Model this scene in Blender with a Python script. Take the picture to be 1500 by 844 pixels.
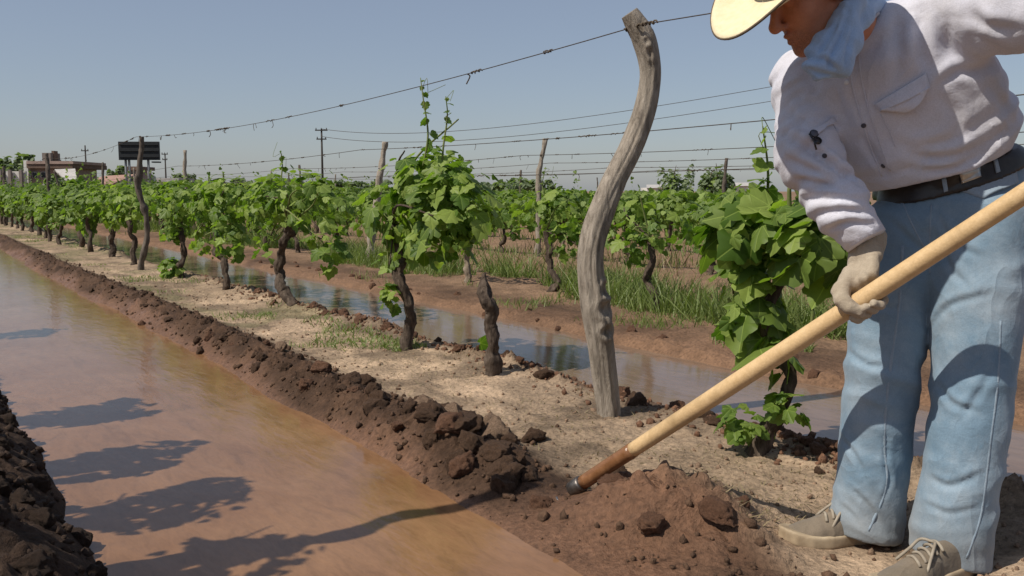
import bpy, bmesh, math, random
import numpy as np
from mathutils import Vector, Matrix
from mathutils.bvhtree import BVHTree

for o in list(bpy.data.objects):
    bpy.data.objects.remove(o)
scene = bpy.context.scene
COL = scene.collection

# ------------------------------------------------------------------ camera
FPX, CAM_H, PITCH, ROWANG = 1342.0, 0.95, math.radians(6.04), math.radians(33.8)
cam_data = bpy.data.cameras.new('camera')
cam = bpy.data.objects.new('camera', cam_data)
COL.objects.link(cam)
cam.location = (0, 0, CAM_H)
cam.rotation_euler = (math.radians(90) - PITCH, 0, 0)
cam_data.sensor_width = 36.0
cam_data.lens = 36.0 * FPX / 1500.0
cam_data.clip_start = 0.05
cam_data.clip_end = 6000
scene.camera = cam

# ------------------------------------------------------------------ light
SUN_EL = math.radians(51)
CA, SA = math.cos(ROWANG), math.sin(ROWANG)
hx = CA + 0.07 * SA          # plan direction in which the shadows fall
hy = SA - 0.07 * CA
hl = math.hypot(hx, hy)
hx, hy = hx / hl, hy / hl
SUN_TRAVEL = Vector((hx * math.cos(SUN_EL), hy * math.cos(SUN_EL), -math.sin(SUN_EL)))
sun_data = bpy.data.lights.new('sun', 'SUN')
sun_data.energy = 4.5
sun_data.angle = math.radians(0.55)
sun_data.color = (1.0, 0.93, 0.82)
sun = bpy.data.objects.new('sun', sun_data)
sun.rotation_euler = SUN_TRAVEL.to_track_quat('-Z', 'Y').to_euler()
sun.location = (0, 0, 20)
COL.objects.link(sun)

world = bpy.data.worlds.new('World')
scene.world = world
world.use_nodes = True
wn = world.node_tree
wn.nodes.clear()
sky = wn.nodes.new('ShaderNodeTexSky')
sky.sky_type = 'NISHITA'
sky.sun_disc = False
sky.sun_elevation = SUN_EL
sky.sun_rotation = math.atan2(-hx, -hy)
sky.altitude = 700
sky.air_density = 1.0
sky.dust_density = 1.6
sky.ozone_density = 1.2
bg = wn.nodes.new('ShaderNodeBackground')
bg.inputs['Strength'].default_value = 0.075
wo = wn.nodes.new('ShaderNodeOutputWorld')
veil = wn.nodes.new('ShaderNodeMix')            # even haze mixed into the colour of the whole sky
veil.data_type = 'RGBA'
veil.inputs['Factor'].default_value = 0.25
veil.inputs[7].default_value = (7.4, 7.9, 9.7, 1)
wn.links.new(sky.outputs[0], veil.inputs[6])
wn.links.new(veil.outputs[2], bg.inputs[0])
wn.links.new(bg.outputs[0], wo.inputs[0])

scene.view_settings.view_transform = 'Standard'
scene.view_settings.look = 'None'
scene.view_settings.gamma = 1.0
scene.view_settings.exposure = 0.0
scene.view_settings.use_curve_mapping = False
scene.render.engine = 'CYCLES'
scene.cycles.max_bounces = 6
scene.cycles.transparent_max_bounces = 6

# ------------------------------------------------------------------ helpers
RNG = np.random.default_rng(11)


def at(px, py, Y):
    """a point at distance Y ahead of the camera that the photograph shows at px, py"""
    u = (px - 750.0) / FPX
    v = -(py - 422.0) / FPX
    d = np.array([u, math.cos(PITCH) + v * math.sin(PITCH), -math.sin(PITCH) + v * math.cos(PITCH)])
    p = d * (Y / d[1])
    return np.array([p[0], p[1], p[2] + CAM_H])


def ray(px, py):
    u = (px - 750.0) / FPX
    v = -(py - 422.0) / FPX
    return Vector((u, math.cos(PITCH) + v * math.sin(PITCH), -math.sin(PITCH) + v * math.cos(PITCH))).normalized()


def rw(t, s, z=0.0):
    """row coordinates (t across the rows, s along them) to the world"""
    return np.array([t * CA - s * SA, t * SA + s * CA, z])


def to_ts(x, y):
    return x * CA + y * SA, -x * SA + y * CA


def hsh(ix, iy, iz, seed=0):
    h = (ix.astype(np.int64) * 374761393 + iy.astype(np.int64) * 668265263 + iz.astype(np.int64) * 2147483647 + seed * 974711) & 0xffffffff
    h = ((h ^ (h >> 13)) * 1274126177) & 0xffffffff
    h = ((h ^ (h >> 16)) * 2246822519) & 0xffffffff
    h = h ^ (h >> 15)
    return (h & 0xffffff) / float(0xffffff)


def vnoise(p, seed=0):
    p = np.asarray(p, dtype=np.float64)
    i = np.floor(p).astype(np.int64)
    f = p - i
    f = f * f * f * (f * (f * 6 - 15) + 10)
    r = 0
    for dx in (0, 1):
        wx = f[:, 0] if dx else 1 - f[:, 0]
        for dy in (0, 1):
            wy = f[:, 1] if dy else 1 - f[:, 1]
            for dz in (0, 1):
                wz = f[:, 2] if dz else 1 - f[:, 2]
                r = r + wx * wy * wz * hsh(i[:, 0] + dx, i[:, 1] + dy, i[:, 2] + dz, seed)
    return r * 2 - 1


def fbm(p, octv=4, seed=0, gain=0.5):
    p = np.asarray(p, dtype=np.float64)
    a, r, n = 1.0, 0, 0
    for k in range(octv):
        r = r + a * vnoise(p * (2.03 ** k) + 17.3 * k, seed + k)
        n += a
        a *= gain
    return r / n


def worley2(x, y, seed=0):
    ix, iy = np.floor(x), np.floor(y)
    f1 = np.full(x.shape, 9.0)
    f2 = np.full(x.shape, 9.0)
    idv = np.zeros(x.shape)
    z = np.zeros_like(ix)
    for dx in (-1, 0, 1):
        for dy in (-1, 0, 1):
            cx, cy = ix + dx, iy + dy
            px_ = cx + 0.1 + 0.8 * hsh(cx, cy, z, seed)
            py_ = cy + 0.1 + 0.8 * hsh(cx, cy, z + 1, seed)
            d = np.hypot(px_ - x, py_ - y)
            c = hsh(cx, cy, z + 2, seed)
            near = d < f1
            f2 = np.where(near, f1, np.minimum(f2, d))
            idv = np.where(near, c, idv)
            f1 = np.where(near, d, f1)
    return f1, f2, idv


def smooth01(x):
    x = np.clip(x, 0, 1)
    return x * x * (3 - 2 * x)


def bump1(x, c, w):
    return np.exp(-((x - c) / w) ** 2)


def make_mesh(name, verts, faces, mats=(), smooth=True):
    me = bpy.data.meshes.new(name)
    verts = np.asarray(verts, dtype=np.float32).reshape(-1, 3)
    if isinstance(faces, np.ndarray):
        n = faces.shape[1]
        me.vertices.add(len(verts))
        me.vertices.foreach_set('co', verts.ravel())
        me.loops.add(faces.size)
        me.loops.foreach_set('vertex_index', faces.astype(np.int32).ravel())
        me.polygons.add(len(faces))
        me.polygons.foreach_set('loop_start', np.arange(0, faces.size, n, dtype=np.int32))
        me.polygons.foreach_set('loop_total', np.full(len(faces), n, dtype=np.int32))
    else:
        me.from_pydata([tuple(map(float, v)) for v in verts], [], [tuple(map(int, f)) for f in faces])
    me.update(calc_edges=True)
    me.validate()
    for m in mats if isinstance(mats, (list, tuple)) else [mats]:
        if m:
            me.materials.append(m)
    if smooth:
        me.polygons.foreach_set('use_smooth', np.ones(len(me.polygons), dtype=bool))
    return me


def link(name, me, parent=None, keep_world=True):
    o = bpy.data.objects.new(name, me)
    COL.objects.link(o)
    if parent is not None:
        o.parent = parent
        if keep_world:
            o.matrix_parent_inverse = parent.matrix_basis.inverted()
    return o


def obj(name, verts, faces, mat, parent=None, smooth=True, keep_world=True):
    return link(name, make_mesh(name, verts, faces, mat, smooth), parent, keep_world)


def tag(o, label=None, cat=None, group=None, kind=None):
    if label:
        o['label'] = label
    if cat:
        o['category'] = cat
    if group:
        o['group'] = group
    if kind:
        o['kind'] = kind
    return o


def thing(name, label, cat, loc=(0, 0, 0), rz=0, group=None):
    o = bpy.data.objects.new(name, None)
    o.empty_display_size = 0.1
    COL.objects.link(o)
    o.location = [float(c) for c in loc]
    o.rotation_euler = (0, 0, rz)
    bpy.context.view_layer.update() if False else None
    o.matrix_basis = Matrix.Translation(Vector([float(c) for c in loc])) @ Matrix.Rotation(rz, 4, 'Z')
    return tag(o, label, cat, group)


def copy_tree(o, parent=None):
    c = o.copy()
    COL.objects.link(c)
    c.parent = parent
    for ch in list(o.children):
        copy_tree(ch, c)
    return c


class MB:
    """collects shapes into one mesh"""

    def __init__(self):
        self.v, self.f, self.n = [], [], 0

    def add(self, v, f):
        v = np.asarray(v, dtype=float).reshape(-1, 3)
        self.v.append(v)
        if isinstance(f, np.ndarray):
            self.f += (f + self.n).tolist()
        else:
            self.f += [[i + self.n for i in q] for q in f]
        self.n += len(v)
        return self

    def box(self, c, size, rz=0.0, rx=0.0):
        sx, sy, sz = [k / 2 for k in size]
        v = np.array([(x, y, z) for x in (-sx, sx) for y in (-sy, sy) for z in (-sz, sz)])
        M = np.array(Matrix.Rotation(rz, 3, 'Z') @ Matrix.Rotation(rx, 3, 'X'))
        v = v @ M.T + np.asarray(c)
        return self.add(v, [(0, 1, 3, 2), (4, 6, 7, 5), (0, 4, 5, 1), (2, 3, 7, 6), (0, 2, 6, 4), (1, 5, 7, 3)])

    def tube(self, pts, rad, n=8, cap=True, wob=0.0, seed=0, fr=(6, 1.5)):
        v, f = tube(pts, rad, n, cap, wob, seed, fr)
        return self.add(v, f)

    def build(self, name, mat, parent=None, smooth=True, keep_world=True):
        return obj(name, np.concatenate(self.v), self.f, mat, parent, smooth, keep_world)

    def mesh(self, name, mat, smooth=True):
        return make_mesh(name, np.concatenate(self.v), self.f, mat, smooth)


def resample(pts, n):
    """Catmull-Rom through pts (rows may carry extra columns such as a radius)"""
    P = np.asarray(pts, dtype=float)
    if len(P) == 2:
        k = np.linspace(0, 1, n)[:, None]
        return P[0] * (1 - k) + P[1] * k
    Q = np.vstack([2 * P[0] - P[1], P, 2 * P[-1] - P[-2]])
    u = np.linspace(0, len(P) - 1 - 1e-9, n)
    i = u.astype(int)
    f = (u - i)[:, None]
    a, b, c, d = Q[i], Q[i + 1], Q[i + 2], Q[i + 3]
    return 0.5 * ((2 * b) + (-a + c) * f + (2 * a - 5 * b + 4 * c - d) * f ** 2 + (-a + 3 * b - 3 * c + d) * f ** 3)


def tube(pts, rad, n=8, cap=True, wob=0.0, seed=0, fr=(6, 1.5)):
    P = np.asarray(pts, dtype=float)
    m = len(P)
    R = np.full(m, float(rad)) if np.isscalar(rad) else np.asarray(rad, dtype=float)
    T = np.gradient(P, axis=0)
    T /= np.linalg.norm(T, axis=1, keepdims=True) + 1e-12
    ref = np.array([1.0, 0, 0]) if abs(T[0][0]) < 0.8 else np.array([0, 1.0, 0])
    U = np.zeros_like(P)
    u = ref - T[0] * (ref @ T[0])
    U[0] = u / np.linalg.norm(u)
    for i in range(1, m):
        u = U[i - 1] - T[i] * (U[i - 1] @ T[i])
        U[i] = u / (np.linalg.norm(u) + 1e-12)
    V = np.cross(T, U)
    ang = np.linspace(0, 2 * math.pi, n, endpoint=False)
    ca, sa = np.cos(ang), np.sin(ang)
    rr = np.repeat(R[:, None], n, 1)
    if wob:
        L = np.concatenate([[0], np.cumsum(np.linalg.norm(np.diff(P, axis=0), axis=1))])
        q = np.stack([np.repeat(ca[None] * fr[1], m, 0).ravel(), np.repeat(sa[None] * fr[1], m, 0).ravel(), np.repeat(L[:, None] * fr[0], n, 1).ravel()], 1)
        rr = rr * (1 + wob * fbm(q, 3, seed).reshape(m, n) * 1.6)
    v = (P[:, None] + U[:, None] * (ca[None, :, None] * rr[..., None]) + V[:, None] * (sa[None, :, None] * rr[..., None])).reshape(-1, 3)
    f = []
    for i in range(m - 1):
        for j in range(n):
            k = (j + 1) % n
            f.append((i * n + j, i * n + k, (i + 1) * n + k, (i + 1) * n + j))
    if cap:
        f.append(tuple(range(n - 1, -1, -1)))
        f.append(tuple((m - 1) * n + j for j in range(n)))
    return v, f


# ---- signed distance shapes and a surface-nets mesher, used for cloth, skin and shoes
def smin(a, b, k):
    h = np.clip(0.5 + 0.5 * (b - a) / k, 0, 1)
    return b * (1 - h) + a * h - k * h * (1 - h)


def smax(a, b, k):
    return -smin(-a, -b, k)


def sd_cap(p, a, b, ra, rb):
    a, b = np.asarray(a, float), np.asarray(b, float)
    ab = b - a
    h = np.clip(((p - a) @ ab) / (ab @ ab), 0, 1)
    return np.linalg.norm(p - a - h[:, None] * ab, axis=1) - (ra + (rb - ra) * h)


def sd_chain(p, pts, rad, k=0.008):
    d = None
    for i in range(len(pts) - 1):
        e = sd_cap(p, pts[i], pts[i + 1], rad[i], rad[i + 1])
        d = e if d is None else smin(d, e, k)
    return d


def sd_ell(p, c, M, r):
    """ellipsoid with axes the rows of M"""
    q = (p - np.asarray(c)) @ np.asarray(M).T
    r = np.asarray(r, float)
    k0 = np.linalg.norm(q / r, axis=1)
    k1 = np.linalg.norm(q / (r * r), axis=1) + 1e-9
    return k0 * (k0 - 1) / k1


def sd_loft(p, secs, u, capf=0.6):
    """secs: rows (x, y, z, ru, rv); u: the direction of ru"""
    S = np.asarray(secs, float)
    out = None
    for i in range(len(S) - 1):
        a, b = S[i], S[i + 1]
        ab = b[:3] - a[:3]
        L = np.linalg.norm(ab)
        w = ab / L
        uu = np.asarray(u, float) - w * (np.asarray(u) @ w)
        uu /= np.linalg.norm(uu)
        vv = np.cross(w, uu)
        h0 = ((p - a[:3]) @ w) / L
        h = np.clip(h0, 0, 1)
        c = a[:3] + h[:, None] * ab
        q = p - c
        ru = a[3] + (b[3] - a[3]) * h
        rv = a[4] + (b[4] - a[4]) * h
        rr = np.minimum(ru, rv) * capf
        x, y, z = q @ uu, q @ vv, q @ w
        k0 = np.sqrt((x / ru) ** 2 + (y / rv) ** 2 + (z / rr) ** 2)
        k1 = np.sqrt((x / ru ** 2) ** 2 + (y / rv ** 2) ** 2 + (z / rr ** 2) ** 2) + 1e-9
        d = k0 * (k0 - 1) / k1
        out = d if out is None else smin(out, d, 0.012)
    return out


def surface_nets(f, lo, hi, h, fine=4):
    lo, hi = np.asarray(lo, float), np.asarray(hi, float)
    H = h * fine
    nc = np.ceil((hi - lo) / H).astype(int) + 1
    ax = [lo[i] + (np.arange(nc[i]) + 0.5) * H - 0.5 * h for i in range(3)]
    G = np.stack(np.meshgrid(*ax, indexing='ij'), -1).reshape(-1, 3)
    cv = np.concatenate([f(G[i:i + 400000]) for i in range(0, len(G), 400000)]).reshape(nc)
    vals = cv.repeat(fine, 0).repeat(fine, 1).repeat(fine, 2).astype(np.float32)
    band = (np.abs(cv) < H * 1.9)
    bi = np.argwhere(band)
    off = np.stack(np.meshgrid(*[np.arange(fine)] * 3, indexing='ij'), -1).reshape(-1, 3)
    for k in range(0, len(bi), 8000):
        idx = (bi[k:k + 8000, None, :] * fine + off[None]).reshape(-1, 3)
        v = f(lo + idx * h)
        vals[idx[:, 0], idx[:, 1], idx[:, 2]] = v
    ins = vals < 0
    n = vals.shape
    cnt = np.zeros([k - 1 for k in n], dtype=np.int8)
    for dx in (0, 1):
        for dy in (0, 1):
            for dz in (0, 1):
                cnt += ins[dx:n[0] - 1 + dx, dy:n[1] - 1 + dy, dz:n[2] - 1 + dz]
    act = np.argwhere((cnt > 0) & (cnt < 8))
    vid = np.full(cnt.shape, -1, dtype=np.int64)
    vid[act[:, 0], act[:, 1], act[:, 2]] = np.arange(len(act))
    acc = np.zeros((len(act), 3))
    num = np.zeros(len(act))
    corners = [(x, y, z) for x in (0, 1) for y in (0, 1) for z in (0, 1)]
    for a in corners:
        for axis in range(3):
            if a[axis]:
                continue
            b = list(a)
            b[axis] = 1
            va = vals[act[:, 0] + a[0], act[:, 1] + a[1], act[:, 2] + a[2]]
            vb = vals[act[:, 0] + b[0], act[:, 1] + b[1], act[:, 2] + b[2]]
            m = (va < 0) != (vb < 0)
            t = np.where(m, va / np.where(m, va - vb, 1), 0)
            pos = np.array(a, float) + t[:, None] * (np.array(b) - np.array(a))
            acc += pos * m[:, None]
            num += m
    V = lo + (act + acc / num[:, None]) * h
    F = []
    for axis in range(3):
        o1, o2 = (axis + 1) % 3, (axis + 2) % 3
        sl0 = [slice(None)] * 3
        sl1 = [slice(None)] * 3
        sl0[axis] = slice(0, n[axis] - 1)
        sl1[axis] = slice(1, n[axis])
        A, B = ins[tuple(sl0)], ins[tuple(sl1)]
        e = np.argwhere(A != B)
        e = e[(e[:, o1] > 0) & (e[:, o2] > 0) & (e[:, o1] < n[o1] - 1) & (e[:, o2] < n[o2] - 1)]
        flip = A[e[:, 0], e[:, 1], e[:, 2]]
        q = []
        for d1, d2 in ((1, 1), (0, 1), (0, 0), (1, 0)):
            c = e.copy()
            c[:, o1] -= d1
            c[:, o2] -= d2
            q.append(vid[c[:, 0], c[:, 1], c[:, 2]])
        q = np.stack(q, 1)
        q[~flip] = q[~flip][:, ::-1]
        F.append(q)
    return V, np.concatenate(F)


def laplace(V, F, it=1, lam=0.5):
    V = V.copy()
    E = np.concatenate([F[:, [0, 1]], F[:, [1, 2]], F[:, [2, 3]], F[:, [3, 0]]])
    deg = np.bincount(E[:, 0], minlength=len(V)) + np.bincount(E[:, 1], minlength=len(V))
    for _ in range(it):
        S = np.zeros_like(V)
        for k in range(3):
            S[:, k] = np.bincount(E[:, 0], V[E[:, 1], k], len(V)) + np.bincount(E[:, 1], V[E[:, 0], k], len(V))
        V += lam * (S / np.maximum(deg, 1)[:, None] - V)
    return V


# ------------------------------------------------------------------ materials
class NT:
    def __init__(self, name):
        self.m = bpy.data.materials.new(name)
        self.m.use_nodes = True
        self.t = self.m.node_tree
        self.t.nodes.clear()
        self.out = self.n('OutputMaterial')
        self.p = self.n('BsdfPrincipled')
        self.l(self.p.outputs[0], self.out.inputs[0])

    def n(self, kind, **kw):
        nd = self.t.nodes.new('ShaderNode' + kind)
        for k, v in kw.items():
            setattr(nd, k, v)
        return nd

    def l(self, a, b):
        self.t.links.new(a, b)

    def val(self, sock, v):
        if hasattr(v, 'links') or hasattr(v, 'is_output'):
            self.l(v, sock)
        else:
            sock.default_value = v

    def math(self, op, a, b=0.0, c=None):
        nd = self.n('Math', operation=op)
        self.val(nd.inputs[0], a)
        self.val(nd.inputs[1], b)
        if c is not None:
            self.val(nd.inputs[2], c)
        return nd.outputs[0]

    def coords(self, kind='Object', scale=(1, 1, 1)):
        tc = self.n('TexCoord')
        mp = self.n('Mapping')
        mp.inputs['Scale'].default_value = scale
        self.l(tc.outputs[kind], mp.inputs[0])
        return mp.outputs[0]

    def noise(self, vec, scale, detail=4, rough=0.55, dist=0.0):
        nd = self.n('TexNoise')
        nd.inputs['Scale'].default_value = scale
        nd.inputs['Detail'].default_value = detail
        nd.inputs['Roughness'].default_value = rough
        nd.inputs['Distortion'].default_value = dist
        if vec is not None:
            self.l(vec, nd.inputs['Vector'])
        return nd.outputs['Fac']

    def ramp(self, fac, stops):
        r = self.n('ValToRGB')
        e = r.color_ramp.elements
        while len(e) < len(stops):
            e.new(0.5)
        for el, (pos, c) in zip(e, stops):
            el.position = pos
            el.color = (c[0], c[1], c[2], 1) if hasattr(c, '__len__') else (c, c, c, 1)
        self.val(r.inputs[0], fac)
        return r.outputs[0]

    def mix(self, fac, a, b, mode='MIX'):
        nd = self.n('Mix', data_type='RGBA', blend_type=mode)
        self.val(nd.inputs['Factor'], fac)
        for s, v in ((nd.inputs[6], a), (nd.inputs[7], b)):
            if isinstance(v, tuple):
                s.default_value = (v[0], v[1], v[2], 1)
            else:
                self.l(v, s)
        return nd.outputs[2]

    def bump(self, h, strength=0.3, dist=0.01, normal=None):
        nd = self.n('Bump')
        nd.inputs['Strength'].default_value = strength
        nd.inputs['Distance'].default_value = dist
        self.l(h, nd.inputs['Height'])
        if normal is not None:
            self.l(normal, nd.inputs['Normal'])
        self.l(nd.outputs[0], self.p.inputs['Normal'])
        return nd.outputs[0]

    def set(self, color=None, rough=None, spec=None, **kw):
        if color is not None:
            if isinstance(color, tuple):
                self.p.inputs['Base Color'].default_value = (*color, 1)
            else:
                self.l(color, self.p.inputs['Base Color'])
        if rough is not None:
            self.val(self.p.inputs['Roughness'], rough)
        if spec is not None:
            self.val(self.p.inputs['Specular IOR Level'], spec)
        for k, v in kw.items():
            self.val(self.p.inputs[k.replace('_', ' ')], v)
        return self.m


def mottled(name, c1, c2, scale=20, rough=0.8, bump=0.2, bdist=0.004, kind='Object', stretch=(1, 1, 1), spec=0.3, bscale=None, **kw):
    t = NT(name)
    vec = t.coords(kind, stretch)
    n = t.noise(vec, scale, 5, 0.6)
    col = t.ramp(n, [(0.3, c1), (0.7, c2)])
    if bump:
        t.bump(t.noise(vec, bscale or scale * 3, 5, 0.65), bump, bdist)
    return t.set(col, rough, spec, **kw)


def leaf_material(name, dark, light, trans=0.35):
    t = NT(name)
    oi = t.n('ObjectInfo')
    ge = t.n('NewGeometry')
    r = t.math('FRACT', t.math('ADD', oi.outputs['Random'], ge.outputs['Random Per Island']))
    uv = t.n('UVMap')
    sep = t.n('SeparateXYZ')
    t.l(uv.outputs[0], sep.inputs[0])
    ang = t.math('ARCTAN2', sep.outputs[0], sep.outputs[1])
    rad = t.math('POWER', t.math('ADD', t.math('MULTIPLY', sep.outputs[0], sep.outputs[0]), t.math('MULTIPLY', sep.outputs[1], sep.outputs[1])), 0.5)
    v = t.math('MULTIPLY', t.math('ABSOLUTE', t.math('SINE', t.math('MULTIPLY', ang, 4.0))), rad)
    vein = t.math('LESS_THAN', v, 0.05)
    vec = t.coords('Object')
    n = t.noise(vec, 9, 3)
    base = t.ramp(r, [(0.0, dark), (0.55, tuple((a + b) / 2 for a, b in zip(dark, light))), (0.9, light), (1.0, tuple(min(1, c * 1.15) for c in light))])
    base = t.mix(t.math('MULTIPLY', n, 0.35), base, tuple(c * 0.75 for c in dark))
    base = t.mix(t.math('MULTIPLY', vein, 0.35), base, tuple(min(1, c * 1.6) for c in light))
    t.set(base, 0.5, 0.35)
    t.bump(v, 0.35, 0.02)
    tr = t.n('BsdfTranslucent')
    hs = t.mix(1.0, base, (1.0, 1.25, 0.35), 'MULTIPLY')
    t.l(hs, tr.inputs[0])
    ms = t.n('MixShader')
    ms.inputs[0].default_value = trans
    t.l(t.p.outputs[0], ms.inputs[1])
    t.l(tr.outputs[0], ms.inputs[2])
    t.l(ms.outputs[0], t.out.inputs[0])
    return t.m


M = {}
M['leaf'] = leaf_material('vine_leaf', (0.085, 0.16, 0.024), (0.33, 0.42, 0.10), 0.48)
M['leaf_far'] = leaf_material('vine_leaf_distant', (0.095, 0.16, 0.034), (0.29, 0.38, 0.105), 0.46)
M['grass'] = leaf_material('grass_blade', (0.07, 0.115, 0.025), (0.19, 0.23, 0.075), 0.35)
M['straw'] = leaf_material('dry_grass_blade', (0.11, 0.085, 0.045), (0.24, 0.19, 0.11), 0.2)
M['tree'] = leaf_material('hazed_tree_leaf', (0.15, 0.20, 0.115), (0.27, 0.32, 0.18), 0.45)  # pale greyed greens: the haze over distant trees is put into the colour
M['shoot'] = mottled('green_shoot', (0.10, 0.16, 0.04), (0.2, 0.2, 0.07), 30)
# ------------------------------------------------------------------ ground
PROF_T = [-60, -8, -1.4, -0.55, -0.15, 0.12, 0.30, 0.40, 0.60, 1.15, 1.34, 1.43, 1.51, 1.60, 1.70, 1.86, 2.30, 2.58, 2.70, 2.79, 2.95, 3.50, 3.68, 3.78, 4.05, 4.60, 5.3, 6.0]
PROF_Z = [0.05, 0.05, 0.10, 0.13, 0.19, 0.17, 0.07, -0.05, -0.12, -0.11, -0.045, 0.012, 0.06, 0.095, 0.075, 0.045, 0.045, 0.06, 0.035, -0.04, -0.10, -0.10, -0.02, 0.04, 0.065, 0.085, 0.05, 0.03]
MOUND = (1.74, 1.84)      # the heap of mud the hoe is pulling


def ground_z(t, s):
    t, s = np.asarray(t, float), np.asarray(s, float)
    sh = t.shape
    t, s = t.ravel(), s.ravel()
    p = np.stack([t, s, np.zeros_like(t)], 1)
    wob = 0.09 * fbm(np.stack([s * 0.55, t * 0.25, 0 * s], 1), 3, 3) + 0.035 * fbm(p * 3.2, 3, 5)
    wob = wob * np.clip((np.abs(t - 2.3)) * 2, 0.3, 1)
    z = np.interp(t + wob, PROF_T, PROF_Z)
    far = smooth01((t - 5.0) / 1.5)
    z = z * (1 - far) + far * (0.055 + 0.04 * np.cos((t - 4.65) / 2.3 * 2 * math.pi))
    # clod fields: the dug ridge, the crumbly lip of the furrow, the left bank
    berm = bump1(t + wob, 1.58, 0.135) * (1 + 0.3 * fbm(np.stack([s * 1.7, 0 * s, 0 * s], 1), 2, 8))
    lip = bump1(t + wob, 2.64, 0.10) * smooth01((fbm(np.stack([s * 1.6, 0 * s + 3, 0 * s], 1), 2, 9) + 0.35) * 2)
    bank = smooth01((0.36 - t) / 0.2) * smooth01((t + 1.6) / 0.6)
    farb = bump1(t + wob, 3.80, 0.12)
    w1, w1b, id1 = worley2(t / 0.115 + 0.6 * fbm(p * 7, 2, 21), s / 0.125, 31)
    w2, w2b, id2 = worley2(t / 0.05, s / 0.055 + 0.4 * fbm(p * 9, 2, 22), 32)
    w3, w3b, id3 = worley2(t / 0.026, s / 0.026, 33)
    lump = (0.8 - w1 * 1.1) * (0.2 + 0.8 * id1) * 0.060 + (0.6 - w2) * id2 * 0.038 + (0.5 - w3) * id3 * 0.015
    rid = 1 - 2 * np.abs(fbm(p * 11 + 5, 4, 27, 0.6))
    lump = lump * (0.8 + 0.5 * vnoise(p * 9, 29)) + 0.030 * (rid - 0.35) + 0.012 * fbm(p * 38, 2, 28)
    near = 1.0 / (1.0 + (s / 16.0) ** 2)
    z = z + lump * (1.25 * berm + 1.15 * lip + 1.1 * bank + 0.45 * farb) * (0.85 + 0.15 * near)
    # dry strip: trodden, slightly lumpy
    dry = smooth01((t - 1.8) / 0.2) * smooth01((2.75 - t) / 0.2)
    z = z + dry * (0.020 * fbm(p * 4.5, 4, 41) + 0.010 * fbm(p * 17, 3, 42) + 0.010 * (0.5 - w3) * id3 + 0.012 * (id1 > 0.82) * (0.6 - w1))
    z = z + smooth01((t - 3.8) / 0.4) * (0.028 * fbm(p * 2.6, 4, 43) + 0.014 * fbm(p * 14, 3, 44))
    # the heap in front of the hoe, drawn out towards the camera, with a hollow behind it
    mt, ms = MOUND
    a = (t - mt) * 0.82 + (s - ms) * 0.57
    b = -(t - mt) * 0.57 + (s - ms) * 0.82
    heap = np.exp(-(np.abs(a) / 0.155) ** 2.6 - (np.abs(b + 0.04) / 0.24) ** 2.6)
    groove = fbm(np.stack([a * 26, b * 5, 0 * a], 1), 3, 51)
    w4, w4b, id4 = worley2(t / 0.075 + 0.7 * fbm(p * 8, 2, 24), s / 0.075, 35)
    near_end = smooth01((2.62 - s) / 0.35) * smooth01((t - 1.3) / 0.1) * smooth01((2.0 - t) / 0.15)
    z = z * (1 - 0.75 * near_end) + 0.75 * near_end * 0.012
    z = z + heap * (0.125 + 0.036 * groove + 0.085 * (0.55 - w4) * (0.15 + id4) + 0.030 * (0.6 - 2 * np.abs(fbm(p * 19, 4, 52))))
    hollow = np.exp(-((t - 1.90) / 0.10) ** 2 - ((s - 2.03) / 0.13) ** 2)
    z = z - 0.06 * hollow
    # ground the man has trodden, with a raised plate of dried soil by his front shoe
    plate = bump1(t, 1.83, 0.13) * bump1(s, 1.52, 0.16)
    z = z + plate * (0.02 + 0.03 * (w1b - w1 > 0.10) * id1)
    flat = np.exp(-(((t - 2.09) / 0.26) ** 4) - (((s - 1.36) / 0.30) ** 4))
    z = z * (1 - flat) + flat * (0.008 + 0.006 * fbm(p * 9, 3, 61))
    return z.reshape(sh)


def gz(t, s):
    return float(ground_z(np.array([t]), np.array([s]))[0])


def gpt(t, s, dz=0.0):
    return rw(t, s, gz(t, s) + dz)


def axis_lines(spec):
    """spec: (start, end, first step, growth)"""
    out = []
    for a, b, st, g in spec:
        x, d = a, st
        while x < b:
            out.append(x)
            x += d
            d *= g
    return out


fine = 0.0125
tl = [-900, -400, -200, -100, -50, -25, -12, -6, -3, -1.8, -1.2] + axis_lines([(-0.8, -0.3, 0.05, 1.0), (-0.3, 3.95, fine, 1.0), (3.95, 60, 0.016, 1.022)]) + [75, 110, 180, 300, 600, 1500]
sl = [-60, -30, -15, -8, -4, -2, -1, -0.4] + axis_lines([(0.0, 1.0, 0.05, 1.0), (1.0, 4.6, fine, 1.0), (4.6, 90, fine, 1.0095)]) + [110, 150, 220, 400, 800, 2500]
tl, sl = np.array(tl), np.array(sl)
TT, SS = np.meshgrid(tl, sl, indexing='ij')
ZZ = ground_z(TT, SS)
ZZ = np.where((TT > 70) | (SS > 100) | (TT < -3), 0.02, ZZ)
X = TT * CA - SS * SA
Y = TT * SA + SS * CA
nt, ns = len(tl), len(sl)
idx = np.arange(nt * ns).reshape(nt, ns)
F = np.stack([idx[:-1, :-1], idx[1:, :-1], idx[1:, 1:], idx[:-1, 1:]], -1).reshape(-1, 4)
ground_me = make_mesh('ground', np.stack([X, Y, ZZ], -1).reshape(-1, 3), F)

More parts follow.
